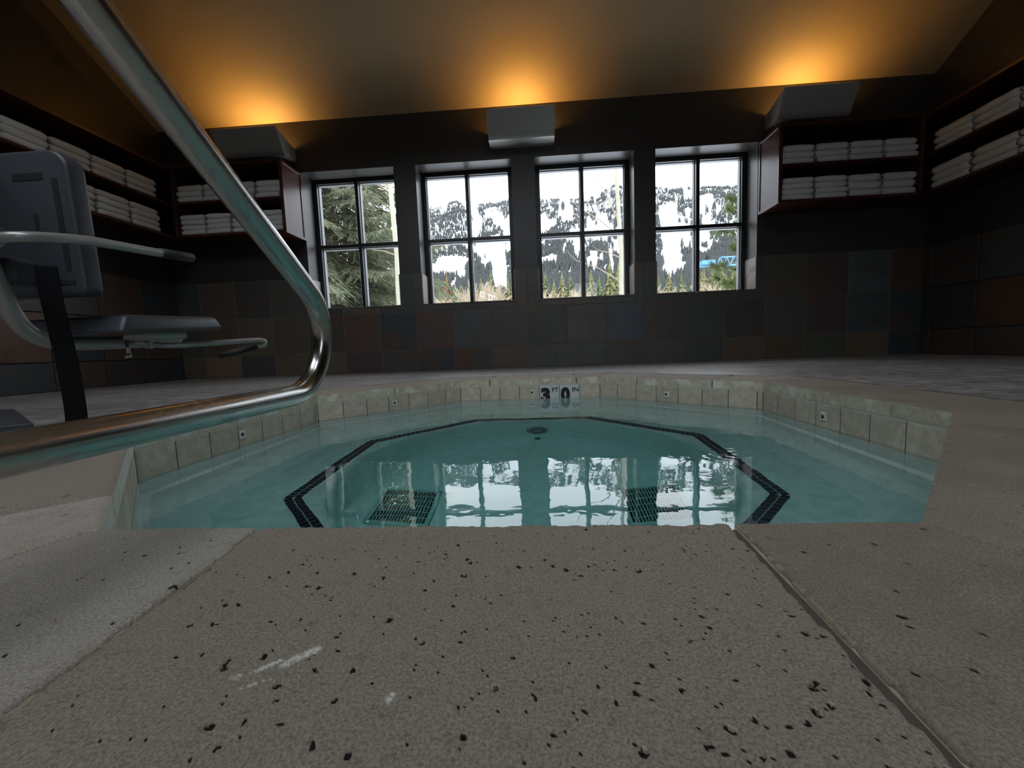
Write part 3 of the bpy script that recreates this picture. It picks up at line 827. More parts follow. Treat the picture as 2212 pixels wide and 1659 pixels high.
# backrest panel
def plate(cx, y, z0, z1, w0, tilt, th, name, mat, par, rad=.05, seg=8, off=0, bevel=.010):
    pr = []
    for sx_, sz in ((1,0),(1,1),(-1,1),(-1,0)):
        for k in range(seg+1):
            a = {(1,0):-90,(1,1):0,(-1,1):90,(-1,0):180}[(sx_,sz)]+90*k/seg; a = math.radians(a)
            rr = rad if sz else rad*.35
            pr.append((cx+sx_*(w0/2-rr)+rr*math.cos(a), (z1-rr if sz else z0+rr)+rr*math.sin(a)))
    P3 = [(x, y+off-(z-z0)*tilt, z) for x, z in pr]
    return smooth_angle(MB().extrude(P3, (0, th, 0)).build(name, mat, par, bevel=bevel, seg=3), 50)
BX = -1.535
back = plate(BX, 1.155, .450, .868, .375, .03, .055, 'backrest', M['lift_plastic'], lift, rad=.055)
def slot(x0, x1, z0, z1, par):
    y = lambda z: 1.155-(z-.450)*.03-.0015
    MB().add([(x0,y(z0),z0),(x1,y(z0),z0),(x1,y(z1),z1),(x0,y(z1),z1),(x0,y(z0)+.004,z0),(x1,y(z0)+.004,z0),(x1,y(z1)+.004,z1),(x0,y(z1)+.004,z1)],
             [(0,1,2,3),(0,4,5,1),(1,5,6,2),(2,6,7,3),(3,7,4,0)]).build('slot', M['lift_slot'], par)
slot(-1.400, -1.382, 0.522, 0.785, back); slot(-1.522, -1.426, 0.784, 0.804, back); slot(-1.474, -1.462, 0.645, 0.690, back); slot(-1.433, -1.375, 0.480, 0.494, back)
# seat
seat_p = []
x0, x1, y0, y1 = -1.655, -1.295, 1.195, 1.615
seat = smooth_angle(MB().add([(x0,y0,.334),(x1,y0,.332),(x1+.005,y1,.362),(x0,y1,.362),(x0,y0+.02,.388),(x1-.008,y0+.03,.394),(x1-.004,y1-.03,.412),(x0,y1-.02,.410)],
    [(0,3,2,1),(4,5,6,7),(0,1,5,4),(1,2,6,5),(2,3,7,6),(3,0,4,7)]).build('seat', M['lift_plastic'], lift, bevel=.014, seg=4), 60)
# main tube
fr = curve_pts([(-2.35,1.30,1.02), (-2.0,1.16,1.0), (-1.66,1.06,.93), (-1.53,1.03,.78), (-1.495,1.03,.60), (-1.475,1.045,.47), (-1.487,1.075,.385), (-1.51,1.13,.335), (-1.52,1.22,.310), (-1.505,1.45,.317), (-1.485,1.60,.335)], 7)
MB().tube(fr, .0225, 18).build('frame_tube', M['lift_tube'], lift, smooth=True)
MB().tube([(-2.35,1.30,.03), (-2.35,1.30,1.12)], .05, 24).build('mast', M['lift_tube'], lift, smooth=True)
# base plate: its right corner shows at the lower left of the picture
ca, sa = Vector((-.84,.54)), Vector((-.74,-.67))
c0 = Vector((-1.85,1.35)); bp_ = [c0, c0+ca*.9, c0+ca*.9+sa*.8, c0+sa*.8]
MB().prism([tuple(p) for p in bp_], .0, .032).build('base_plate', M['base_paint'], lift, bevel=.004)
# arm rests
AX = -1.262
arm = MB().tube(curve_pts([(-1.47,.985,.566), (-1.36,.955,.560), (-1.285,.955,.562), (AX,1.01,.573), (AX,1.10,.589), (AX,1.20,.597), (AX,1.29,.603), (AX,1.335,.607)], 6), .0135, 14).build('armrest', M['lift_tube'], lift, smooth=True)
arm['label'] = 'raised steel armrest with dark grip'
MB().tube([(AX,1.328,.6065), (AX,1.40,.613), (AX,1.452,.618), (AX,1.458,.6185)], [.0165,.0165,.0165,.011], 14).build('grip', M['rubber'], arm, smooth=True)
MB().box(-1.50, -1.40, .985, 1.03, .575, .610).build('bracket', M['lift_plastic'], lift, bevel=.008)
MB().tube([(-1.49,.985,.562), (-1.345,.955,.560)], .022, 14).build('pivot_sleeve', M['lift_tube'], lift, smooth=True)
MB().box(-1.51, -1.44, 1.05, 1.12, .47, .545).build('back_bracket', M['lift_plastic'], lift, bevel=.012)
# footrest bar
bar = MB().tube(curve_pts([(-1.47,1.40,.318), (-1.42,1.47,.300), (-1.34,1.56,.305), (-1.285,1.72,.316), (-1.270,1.79,.320), (-1.262,1.815,.312), (-1.268,1.815,.295), (-1.285,1.79,.290)], 6), .011, 12).build('footrest_bar', M['lift_tube'], lift, smooth=True)
MB().tube([(-1.283,1.792,.290), (-1.40,1.70,.255)], .014, 12).build('grip', M['rubber'], bar, smooth=True)
MB().tube([(-1.47,1.36,.338), (-1.36,1.50,.345)], .022, 14).build('seat_pivot', M['lift_tube'], lift, smooth=True)
MB().box(-1.46, -1.435, 1.42, 1.445, .29, .36).build('hinge_plate', M['lift_tube'], lift, bevel=.003)
MB().tube([(-1.46,1.36,.318), (-1.45,1.355,.265)], .006, 10).tube([(-1.452,1.352,.268), (-1.449,1.352,.258)], .010, 10).build('lock_pin', M['steel'], lift, smooth=True)
# belt
bp2 = curve_pts([(-1.401,1.100,0.525), (-1.397,1.100,0.446), (-1.386,1.100,0.352), (-1.375,1.100,0.251), (-1.369,1.100,0.162), (-1.369,1.100,0.079), (-1.378,1.100,0.030), (-1.394,1.120,0.004)], 8)
bv = []; bf = []
for k, p in enumerate(bp2):
    for s_ in (-1, 1):
        for t_ in (0, .003): bv.append((p.x+s_*.020, p.y+s_*.012+t_, p.z))
    if k:
        b0, b1 = (k-1)*4, k*4
        bf += [(b0, b0+2, b1+2, b1), (b0+1, b1+1, b1+3, b0+3), (b0, b1, b1+1, b0+1), (b0+2, b0+3, b1+3, b1+2)]
MB().add(bv, bf).build('belt', M['strap'], lift)
MB().tube([(-2.35,1.30,1.0),(-2.35,1.30,1.16)], .06, 20).build('mast_cap', M['lift_plastic'], lift, smooth=True)

# ------------------------------------------------------------------ wall sconces
def sconce(x0, x1, label):
    root = empty('wall_sconce', ((x0+x1)/2, D, 2.53), label, 'light fixture', 'wall sconces under the sloped ceiling')
    Yw = D
    pr = [(Yw-.355,2.768), (Yw-.262,2.600), (Yw-.252,2.572), (Yw-.236,2.545), (Yw-.212,2.526), (Yw-.14,2.523), (Yw-.11,2.530)]
    t = .006; inn = [(y+t, z+t*.6) for y, z in pr]
    P3 = [(x0+.004, y, z) for y, z in pr]+[(x0+.004, y, z+.004) for y, z in reversed(inn)]
    smooth_angle(MB().extrude(P3, (x1-x0-.008, 0, 0)).build('reflector_shield', M['fixture_metal'], root), 30)
    e = [(Yw-.355,2.768), (Yw-.262,2.600), (Yw-.212,2.526), (Yw-.13,2.523), (Yw,2.535), (Yw,2.690), (Yw-.05,2.690)]
    for x in (x0, x1-.004): MB().extrude([(x, y, z) for y, z in e], (.004, 0, 0)).build('end_plate', M['fixture_metal'], root)
    MB().box(x0+.004, x1-.004, Yw-.13, Yw, 2.530, 2.545).box(x0+.004, x1-.004, Yw-.006, Yw, 2.545, 2.690).build('back_plate', M['fixture_metal'], root)
    MB().tube([(x0+.16, Yw-.12, 2.60), (x1-.16, Yw-.12, 2.60)], .012, 8).build('lamp', M['lamp'], root, smooth=True)
    for x in (x0-.004, x1+.002): MB().tube([(x-.002, Yw-.085, 2.655), (x+.004, Yw-.085, 2.655)], .010, 10).build('screw', M['fixture_metal'], root)
sconce(-3.52, -2.77, 'grey metal up-light sconce above the left rear towel shelves')
sconce(-.440, .285, 'grey metal up-light sconce centred above the second and third windows')
sconce(2.615, 3.345, 'grey metal up-light sconce above the right rear towel shelves')

# ------------------------------------------------------------------ towel cabinets
def cab_rear(x0, x1, side, label):
    """opens towards -y"""
    root = empty('shelf_cabinet', ((x0+x1)/2, D, CZ0), label, 'cabinet', 'dark wood towel shelves along the walls')
    y0, y1 = D-CF, D-.001; t = .028
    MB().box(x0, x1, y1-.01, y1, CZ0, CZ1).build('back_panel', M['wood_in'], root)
    MB().box(x0, x1, y0, y1-.01, CZ1-t, CZ1).build('top_panel', M['wood'], root, bevel=.002, seg=1)
    MB().box(x0, x1, y0, y1-.01, CZ0, CZ0+t).build('bottom_panel', M['wood'], root, bevel=.002, seg=1)
    MB().box(x0+t, x1-t, y0+.004, y1-.01, CZM-.012, CZM+.012).build('shelf', M['wood'], root, bevel=.002, seg=1)
    for x, s in ((x0, 0), (x1-t, 1)):
        sp_ = MB().box(x, x+t, y0, y1-.01, CZ0+t, CZ1-t).build('side_panel', M['veneer'], root, bevel=.002, seg=1)
        if s == side:
            xe = x+t if s else x-.008; xe2 = xe+.008
            zz0, zz1 = CZ0, CZ1; e = .028
            MB().box(xe, xe2, y0, y0+e, zz0, zz1).box(xe, xe2, y1-e, y1, zz0, zz1).box(xe, xe2, y0+e, y1-e, zz1-e, zz1).box(xe, xe2, y0+e, y1-e, zz0, zz0+e).build('edge_trim', M['wood'], sp_, bevel=.002, seg=1)
    return root
def cab_side(X, y0, y1, s, label):
    root = empty('shelf_cabinet', (X, (y0+y1)/2, CZ0), label, 'cabinet', 'dark wood towel shelves along the walls')
    xa, xb = (X+.001, X+CF+.013) if s > 0 else (X-CF-.013, X-.001); t = .028
    xback = (X+.001, X+.011) if s > 0 else (X-.011, X-.001)
    MB().box(*xback, y0, y1, CZ0, CZ1).build('back_panel', M['wood_in'], root)
    MB().box(xa, xb, y0, y1, CZ1-t, CZ1).build('top_panel', M['wood'], root, bevel=.002, seg=1)
    MB().box(xa, xb, y0, y1, CZ0, CZ0+t).build('bottom_panel', M['wood'], root, bevel=.002, seg=1)
    MB().box(xa+(.012 if s > 0 else .004), xb-(.004 if s > 0 else .012), y0+t, y1-t, CZM-.012, CZM+.012).build('shelf', M['wood'], root, bevel=.002, seg=1)
    for y in (y0, y1-t): MB().box(xa, xb, y, y+t, CZ0+t, CZ1-t).build('side_panel', M['veneer'], root, bevel=.002, seg=1)
XFL, XFR = XL+CF+.013, XR-CF-.013
cab_rear(-4.02, -2.727, 1, 'dark wood towel cabinet on the far wall left of the windows')
cab_rear(2.558, 3.955, 0, 'dark wood towel cabinet on the far wall right of the windows')
cab_side(XL, 1.9, D-.02, 1, 'dark wood towel cabinet along the left wall')
cab_side(XR, 1.9, D-.02, -1, 'dark wood towel cabinet along the right wall')

# towels
def towel_mesh(seed, w, d, h):
    """folded towel, fold facing -y; a strip folded over itself gives rounded front and layered sides"""
    r = random.Random(seed); v = []; f = []
    nx, lay = 10, 3
    # side profile (y,z) of the outer skin with rounded front fold and small notches between layers at the back
    prof = []
    n = 7
    R = h/2
    for k in range(n+1):
        a = -math.pi/2-math.pi*k/n
        prof.append((-d/2+R*.8+math.cos(a)*R*.8, R+math.sin(a)*R))
    prof.append((0, h)); prof.append((d/2-.012, h)); prof.append((d/2, h*.85)); prof.append((d/2-.01, h*.66)); prof.append((d/2, h*.5)); prof.append((d/2-.008, h*.33)); prof.append((d/2, h*.15)); prof.append((d/2-.012, 0)); prof.append((0, 0))
    m = len(prof)
    for i in range(nx+1):
        u = i/nx; x = (u-.5)*w
        e = 1 if 0 < i < nx else 0
        for j, (y, z) in enumerate(prof):
            q = Vector((x*9+seed*3, y*9, z*16+seed))
            nz_ = mnoise.noise(q)
            edge = .0 if e else 1
            yy = y*(1-.03*edge)+nz_*.006; zz = z
            zz = h/2+(z-h/2)*(1-.22*edge) + (nz_*.006+mnoise.noise(Vector((x*4+seed, 1.3, seed)))*.006 if z > .002 else 0)
            v.append((x+mnoise.noise(Vector((y*12, z*30, seed+5)))*.007*(1 if edge else .2), yy, max(zz, 0)))
    for i in range(nx):
        for j in range(m): f.append((i*m+j, i*m+(j+1) % m, (i+1)*m+(j+1) % m, (i+1)*m+j))
    # end caps with a spiral crease: inset ring pulled inwards
    for i, sgn in ((0, 1), (nx, -1)):
        b = len(v); cx = v[i*m][0]
        cyc = sum(v[i*m+j][1] for j in range(m))/m; czc = h/2
        for j in range(m):
            p = v[i*m+j]; v.append((p[0]-sgn*.004, cyc+(p[1]-cyc)*.86, czc+(p[2]-czc)*.62))
        b2 = len(v)
        for j in range(m):
            p = v[i*m+j]; v.append((p[0]+sgn*.012, cyc+(p[1]-cyc)*.80, czc+(p[2]-czc)*.34))
        b3 = len(v)
        for j in range(m):
            p = v[i*m+j]; v.append((p[0]-sgn*.001, cyc+(p[1]-cyc)*.72, czc+(p[2]-czc)*.10))
        for o1, o2 in ((i*m, b), (b, b2), (b2, b3)):
            for j in range(m):
                q = (o1+j, o1+(j+1) % m, o2+(j+1) % m, o2+j); f.append(q)
        f.append(tuple(b3+j for j in range(m)))
    me = bpy.data.meshes.new('towel'); me.from_pydata(v, [], f)
    bm = bmesh.new(); bm.from_mesh(me); bmesh.ops.recalc_face_normals(bm, faces=bm.faces); bm.to_mesh(me); bm.free()
    me.polygons.foreach_set('use_smooth', [True]*len(me.polygons)); me.materials.append(M['terry']); return me
TM = {}
def towel(h):
    k = round(h, 3)
    if k not in TM: TM[k] = [towel_mesh(s+int(h*1000), .325, .315, h) for s in range(4)]
    return rng.choice(TM[k])
ORD = ['bottom', 'second', 'third', 'fourth']
def stack(cx, cy, z, n, h, rz, wsc, where, group):
    zc = z
    for k in range(n):
        hh = h*(.97+rng.random()*.06)
        me = towel(h); o = bpy.data.objects.new('folded_towel', me); COL.objects.link(o)
        fl = rng.choice((1, -1))
        dx, dy = (rng.random()-.5)*.014, (rng.random()-.5)*.016
        c, s = math.cos(rz), math.sin(rz)
        o.location = (cx+dx*c-dy*s, cy+dx*s+dy*c, zc+.001); o.rotation_euler = (0, 0, rz+(rng.random()-.5)*.05)
        o.scale = (wsc*(.96+rng.random()*.05), 1, 1); zc += h*1.0
        pos = 'top' if k == n-1 else ('bottom' if k == 0 else ('middle' if n == 3 else ('second from top' if k == n-2 else 'second from bottom')))
        tag(o, '%s white folded towel, %s' % (pos, where), 'towel', group)
NTH = ['leftmost', 'second', 'third', 'rightmost']
def rear(x0, x1, side):
    n = 4; p = (x1-x0)/n
    for sh, (z, cnt, h) in enumerate(((CZM+.012, (3,3,3,3), .0635), (CZ0+.028, (4,4,3,3) if side == 'right' else (4,4,4,4), .0565))):
        for i in range(n):
            hh = h*(4/3 if cnt[i] == 3 and sh == 1 else 1)
            stack(x0+p*(i+.5), D-CF+.175, z, cnt[i], hh, 0, (p-.022)/.325, '%s stack, %s shelf of cabinet %s of the windows' % (NTH[i], ['upper', 'lower'][sh], side), 'folded white towels on the wall shelves')
rear(-3.985, -2.762, 'left'); rear(2.592, 3.925, 'right')
N2 = ['corner', 'second-from-corner', 'third-from-corner', 'fourth-from-corner', 'fifth-from-corner']
for side, X, s, ytop, p in (('left', XFL, 1, 4.34, .327), ('right', XFR, -1, 4.405, .36)):
    for sh, (z, cnt, h) in enumerate(((CZM+.012, 3, .064), (CZ0+.028, 4 if side == 'left' else 3, .060 if side == 'left' else .070))):
        for i in range(5 if side == 'left' else 4):
            stack(X-s*.175, ytop-p*(i+.5), z, cnt, h, math.pi/2 if s > 0 else -math.pi/2, (p-.022)/.325, '%s stack, %s shelf of %s wall cabinet' % (N2[i], ['upper', 'lower'][sh], side), 'folded white towels on the wall shelves')

# ------------------------------------------------------------------ outdoors
RU = [-1.6, -.513, -.394, -.25, -.211, -.178, -.154, -.121, -.08, -.052, .02, .064, .111, .152, .195, .298, .345, .425, .489, 1.6]
RE = [.30, .34, .345, .347, .358, .364, .346, .356, .354, .364, .355, .350, .348, .352, .371, .362, .362, .361, .357, .31]
YRG = 1900.
def slope_at(X, Y):
    u = X/np.maximum(Y, 1); E = np.interp(u, RU, RE)
    base = np.interp(Y, [8, 25, 60, 120, 250, 500, 900, 1400, YRG, 2600], [-.10, -.035, .0, .035, .085, .15, .215, .285, 0, -.2])
    t = np.clip((Y-900)/(YRG-900), 0, 1)
    b2 = np.interp(Y, [900, 1400], [.215, .285])
    s = np.where(Y > 900, np.interp(Y, [900, 1400], [.215, .285])*(1-t)+t*(E-.003) + .012*np.sin(t*np.pi), base)
    s = np.where(Y > YRG, (E-.003)*(1-(Y-YRG)/900), s)
    return s
def height(X, Y):
    s = slope_at(X, Y); h = s*Y
    n = (vnoise(X+9000, Y+9000, 1/260., 31)-.5)*.10+(vnoise(X+9000, Y+9000, 1/110., 32)-.5)*.05+(vnoise(X+9000, Y+9000, 1/45., 33)-.5)*.02
    k = np.clip((Y-200)/500, 0, 1)*np.clip((YRG-Y)/300, .05, 1)
    return h+n*k*Y*.45
us = np.linspace(-1.3, 1.3, 220); ys = np.concatenate([np.geomspace(7, 1000, 90), np.linspace(1020, YRG+500, 110)])
Ug, Yg = np.meshgrid(us, ys, indexing='ij'); Xg = Ug*(Yg+6); Hg = height(Xg, Yg)
vs = np.stack([Xg.ravel(), Yg.ravel(), Hg.ravel()], 1); nu, ny = Ug.shape
I, J = np.meshgrid(np.arange(nu-1), np.arange(ny-1), indexing='ij'); q = (I*ny+J).ravel()
fa = np.stack([q, q+ny, q+ny+1, q+1], 1)
me = bpy.data.meshes.new('mountain'); me.from_pydata(vs.tolist(), [], fa.tolist()); me.polygons.foreach_set('use_smooth', [True]*len(me.polygons))
mountain = struct(link('mountain', me, M['snow'])); mountain['label'] = 'snowy mountainside with ski runs beyond the windows'
# forest on the slope: one uncountable mass of small conifers
rs = np.random.RandomState(5)
N = 110000
u = rs.uniform(-.62, .60, N); Y = 230*np.exp(rs.rand(N)**.62*math.log(1880/230.)); X = u*Y
sl = slope_at(X, Y)
dens = .50*vnoise(u+5, sl*1.0+5, 34, 41)+.32*vnoise(u*1.0+5, sl+5, 75, 42)+.30*vnoise(u*2.6+5, sl*.7+5, 60, 43)
thr = np.interp(Y, [230, 500, 1000, 1500, 1880], [.35, .43, .44, .49, .57])
# open ski runs seen in the photograph (centre u, lower/upper slope, half width, lean)
def run(uc, s0, s1, hw, lean):
    return (np.abs(u-(uc+lean*(sl-s0))) < hw) & (sl > s0) & (sl < s1)
clear = run(-.078, .12, .24, .019, -.05)|run(-.215, .19, .235, .04, .5)|run(.335, .20, .33, .022, -.1)|run(.33, .15, .20, .028, .2)|run(-.10, .24, .28, .035, 0)|run(.13, .25, .29, .05, .3)|run(.04, .20, .225, .02, 0)
keep = (dens > thr) & ~clear
X, Y = X[keep][:46000], Y[keep][:46000]; n = len(X); H = height(X, Y)
ht = rs.uniform(9, 17, n)*np.interp(Y, [230, 900, 1900], [.9, 1.0, .75]); rad = ht*rs.uniform(.15, .22, n)
vv = []; ff = []; k5 = 5
ang = np.arange(k5)*2*np.pi/k5
verts = np.zeros((n, 12, 3)); 
for t_, (zb, zt, rf) in enumerate(((.05, .68, 1.0), (.42, 1.0, .62))):
    verts[:, t_*6:t_*6+5, 0] = X[:, None]+np.cos(ang)*rad[:, None]*rf; verts[:, t_*6:t_*6+5, 1] = Y[:, None]+np.sin(ang)*rad[:, None]*rf
    verts[:, t_*6:t_*6+5, 2] = (H+ht*zb)[:, None]; verts[:, t_*6+5, 0] = X; verts[:, t_*6+5, 1] = Y; verts[:, t_*6+5, 2] = H+ht*zt
tri = np.array([(a, (a+1) % 5, 5) for a in range(5)]+[(6+a, 6+(a+1) % 5, 11) for a in range(5)])
F = (tri[None]+(np.arange(n)*12)[:, None, None]).reshape(-1, 3)
me = bpy.data.meshes.new('forest'); me.from_pydata(verts.reshape(-1, 3).tolist(), [], F.tolist())
tag(link('forest', me, M['far_conifer']), 'dark conifer forest covering the snowy mountainside', 'forest', kind='stuff')

# nearer conifers, one by one
def conifer_mesh(seed):
    r = random.Random(seed); mb = MB(); tiers = 19
    for t in range(tiers):
        z = .06+.90*t/tiers; R = .21*(1-t/tiers)**.85+.012; n = 10
        for k in range(n):
            a = 2*math.pi*(k+r.random()*.8)/n; L = R*(.55+.7*r.random()); wd = L*.20+.006
            dx, dy = math.cos(a), math.sin(a); px_, py_ = -dy, dx
            mb.add([(0, 0, z+.05), (dx*L*.55+px_*wd, dy*L*.55+py_*wd, z-.012), (dx*L, dy*L, z-.035*(1+r.random())), (dx*L*.55-px_*wd, dy*L*.55-py_*wd, z-.012), (dx*L*.4, dy*L*.4, z-.03)],
                   [(0,1,2),(0,2,3),(4,2,1),(4,3,2)])
    mb.tube([(0,0,.9),(0,0,1.0)], [.012,.001], 4)
    return mb.mesh('foliage')
cmesh = []
for kind in ('olive_conifer', 'green_conifer', 'rust_conifer'):
    for s_ in range(3):
        me = conifer_mesh(s_+hash(kind) % 7 if False else s_+len(kind)); me.materials.append(M[kind]); cmesh.append((kind, me))
tm_ = MB().tube([(0,0,-.05),(0,0,.95)], [.016,.003], 6).mesh('trunk'); tm_.materials.append(M['bark'])
WN = ['first', 'second', 'third', 'fourth']
def conifer(u_, Y_, H_, kind, s_, label, group=None):
    X_ = u_*Y_; z = float(height(np.array([X_]), np.array([Y_]))[0])
    root = empty('conifer', (X_, Y_, z), label, 'tree', group); root.scale = (H_, H_, H_); root.rotation_euler = (0, 0, s_*1.7)
    me = [m_ for k_, m_ in cmesh if k_ == kind][s_ % 3]
    for nm, mm in (('foliage', me), ('trunk', tm_)):
        o = bpy.data.objects.new(nm, mm); COL.objects.link(o); o.parent = root
# each: direction x/y, slope of the tip as seen, distance, kind
CON = [
 (-.275,.175,95,'green_conifer'), (-.258,.165,110,'olive_conifer'), (-.232,.158,80,'olive_conifer'), (-.214,.178,70,'rust_conifer'), (-.196,.150,100,'green_conifer'), (-.180,.148,85,'olive_conifer'),
 (-.150,.170,75,'olive_conifer'), (-.130,.160,90,'green_conifer'), (-.105,.180,105,'green_conifer'), (-.082,.150,80,'olive_conifer'), (-.062,.158,95,'olive_conifer'), (-.045,.150,110,'green_conifer'),
 (.012,.155,80,'olive_conifer'), (.030,.170,95,'green_conifer'), (.050,.150,75,'olive_conifer'), (.070,.168,90,'olive_conifer'), (.090,.160,110,'green_conifer'), (.118,.158,85,'olive_conifer'),
 (.140,.168,95,'olive_conifer'), (.160,.155,80,'green_conifer'), (.185,.190,60,'olive_conifer'), (.205,.182,70,'olive_conifer'), (.225,.165,90,'green_conifer'),
 (.300,.150,95,'green_conifer'), (.325,.160,110,'olive_conifer'), (.355,.155,85,'green_conifer'), (.382,.150,75,'olive_conifer'), (.405,.170,100,'olive_conifer'), (.428,.175,80,'olive_conifer'), (.450,.172,90,'olive_conifer'), (.475,.168,75,'olive_conifer'),
 (-.36,.17,90,'green_conifer'), (-.40,.18,80,'olive_conifer'), (-.45,.17,95,'green_conifer'), (-.50,.18,85,'olive_conifer'), (.27,.16,85,'green_conifer'), (-.015,.16,90,'olive_conifer'), (.52,.17,80,'green_conifer')]
groups = {0: [], 1: [], 2: [], 3: []}
for k, (u_, s_, Y_, kind) in enumerate(CON):
    z = float(height(np.array([u_*Y_]), np.array([float(Y_)]))[0]); H_ = max(4, CH+(s_+.015)*Y_-z)
    wi = 0 if u_ < -.3 else 1 if u_ < -.03 else 2 if u_ < .26 else 3
    groups[wi].append((k, u_))
    place = ('behind the spruce' if wi == 0 else 'seen through the %s window from left' % WN[wi])
    tone = {'olive_conifer': 'yellowish green', 'green_conifer': 'dark green', 'rust_conifer': 'rust brown'}[kind]
    conifer(u_, Y_, H_, kind, k, '%s conifer below the ski slope, %s, number %d from its left' % (tone, place, 0), 'conifers at the foot of the mountain')
cons = [o for o in COL.objects if o.name.startswith('conifer')]
for wi in groups:
    for r_, (k, u_) in enumerate(sorted(groups[wi], key=lambda t: t[1])):
        o = cons[k]; nth = ['first', 'second', 'third', 'fourth', 'fifth', 'sixth', 'seventh', 'eighth', 'ninth', 'tenth', 'eleventh', 'twelfth', 'thirteenth'][r_]
        tone = {'olive_conifer': 'yellowish green', 'green_conifer': 'dark green', 'rust_conifer': 'rust brown'}[CON[k][3]]
        o['label'] = '%s conifer, %s from the left through the %s window' % (tone, nth, WN[wi])

# bare aspens: branching pale shrubs
def bare_mesh(seed, spread=.5, name='branches', depth=4):
    r = random.Random(seed); mb = MB()
    def grow(p, d, L, R, lv):
        q = p+d*L
        mb.tube([p, p+d*L*.5+Vector((r.uniform(-1,1), r.uniform(-1,1), 0))*L*.05, q], [R, R*.85, R*.7], 4, False)
        if lv == 0: return
        for k in range(3 if lv > 1 else 3):
            a = r.uniform(.25, .75)*spread*1.6; ph = r.random()*6.28
            nd = (d+Vector((math.cos(ph), math.sin(ph), r.uniform(-.1,.4)))*a).normalized()
            grow(p+d*L*r.uniform(.55, 1), nd, L*r.uniform(.5, .8), R*.66, lv-1)
    for k in range(4):
        ph = r.random()*6.28; d = Vector((math.cos(ph)*spread*.6, math.sin(ph)*spread*.6, 1)).normalized()
        grow(Vector((math.cos(ph)*.03, math.sin(ph)*.03, 0)), d, .40, .017, depth)
    return mb.mesh(name)
bms = []
for s_ in range(3):
    me = bare_mesh(s_+3); me.materials.append(M['twig']); bms.append(me)
BARE = [(-.245,.165,38), (-.195,.16,34), (-.150,.215,30), (-.125,.20,33), (-.095,.165,36), (-.058,.17,30), (.015,.165,34), (.045,.16,28), (.072,.175,31), (.100,.165,36), (.135,.15,30), (.160,.16,34), (.29,.16,30), (.335,.155,35), (.40,.155,30), (.430,.165,34), (.460,.155,28), (.480,.16,36)]
BARE = BARE+[(u_+.013, s_*.93, Y_+16+(k % 3)*4) for k, (u_, s_, Y_) in enumerate(BARE)]
bl = []
for k, (u_, s_, Y_) in enumerate(BARE):
    z = float(height(np.array([u_*Y_]), np.array([float(Y_)]))[0]); H_ = (CH+s_*Y_-z)/1.05
    wi = 1 if u_ < -.03 else 2 if u_ < .26 else 3
    nth = sum(1 for t in BARE[:k] if (1 if t[0] < -.03 else 2 if t[0] < .26 else 3) == wi)
    o = bpy.data.objects.new('bare_aspen', bms[k % 3]); COL.objects.link(o); o.location = (u_*Y_, Y_, z); o.scale = (H_*.85, H_*.85, H_); o.rotation_euler = (0, 0, k*2.1)
    tag(o, 'leafless pale aspen clump, %s from the left through the %s window' % (['first', 'second', 'third', 'fourth', 'fifth', 'sixth', 'seventh', 'eighth', 'ninth', 'tenth', 'eleventh', 'twelfth'][sorted(range(len(BARE)), key=lambda t: BARE[t][0]).index(k)-sum(1 for t in BARE if (1 if t[0] < -.03 else 2 if t[0] < .26 else 3) < wi)], WN[wi]), 'tree', 'leafless aspens outside the windows')
# aspen trunks close to the windows
def aspen(base, top, r0_, r1_, label, br):
    root = empty('aspen_tree', base, label, 'tree'); b = Vector(base); t = Vector(top)
    pts_ = [b.lerp(t, k/8)+Vector((math.sin(k*1.9)*.02, 0, 0)) for k in range(9)]
    MB().tube(pts_, [r0_+(r1_-r0_)*k/8 for k in range(9)], 12).build('trunk', M['aspen_bark'], root, smooth=True)
    for (h, dx, dz, L) in br:
        p = b.lerp(t, h); q_ = p+Vector((dx*L, .1*L, dz*L)); mid = p.lerp(q_, .5)+Vector((0, 0, .06*L))
        MB().tube([p, mid, q_, q_+Vector((dx*L*.25, 0, dz*L*.5))], [.016, .012, .007, .003], 6).build('branch', M['twig'], root)
aspen((-2.86, 8.6, -.6), (-2.93, 8.6, 5.2), .062, .045, 'pale yellow aspen trunk at the right edge of the leftmost window', [(.5,-1,.3,.5), (.72,-.9,.5,.6)])
aspen((2.02, 9.2, -.6), (1.86, 9.2, 5.2), .055, .036, 'pale aspen trunk behind the right panes of the third window', [(.55,-1,.8,.9), (.60,-.5,1.1,1.0), (.38,-.9,.5,1.1), (.47,-.8,.35,.6), (.66,.5,1,.5)])
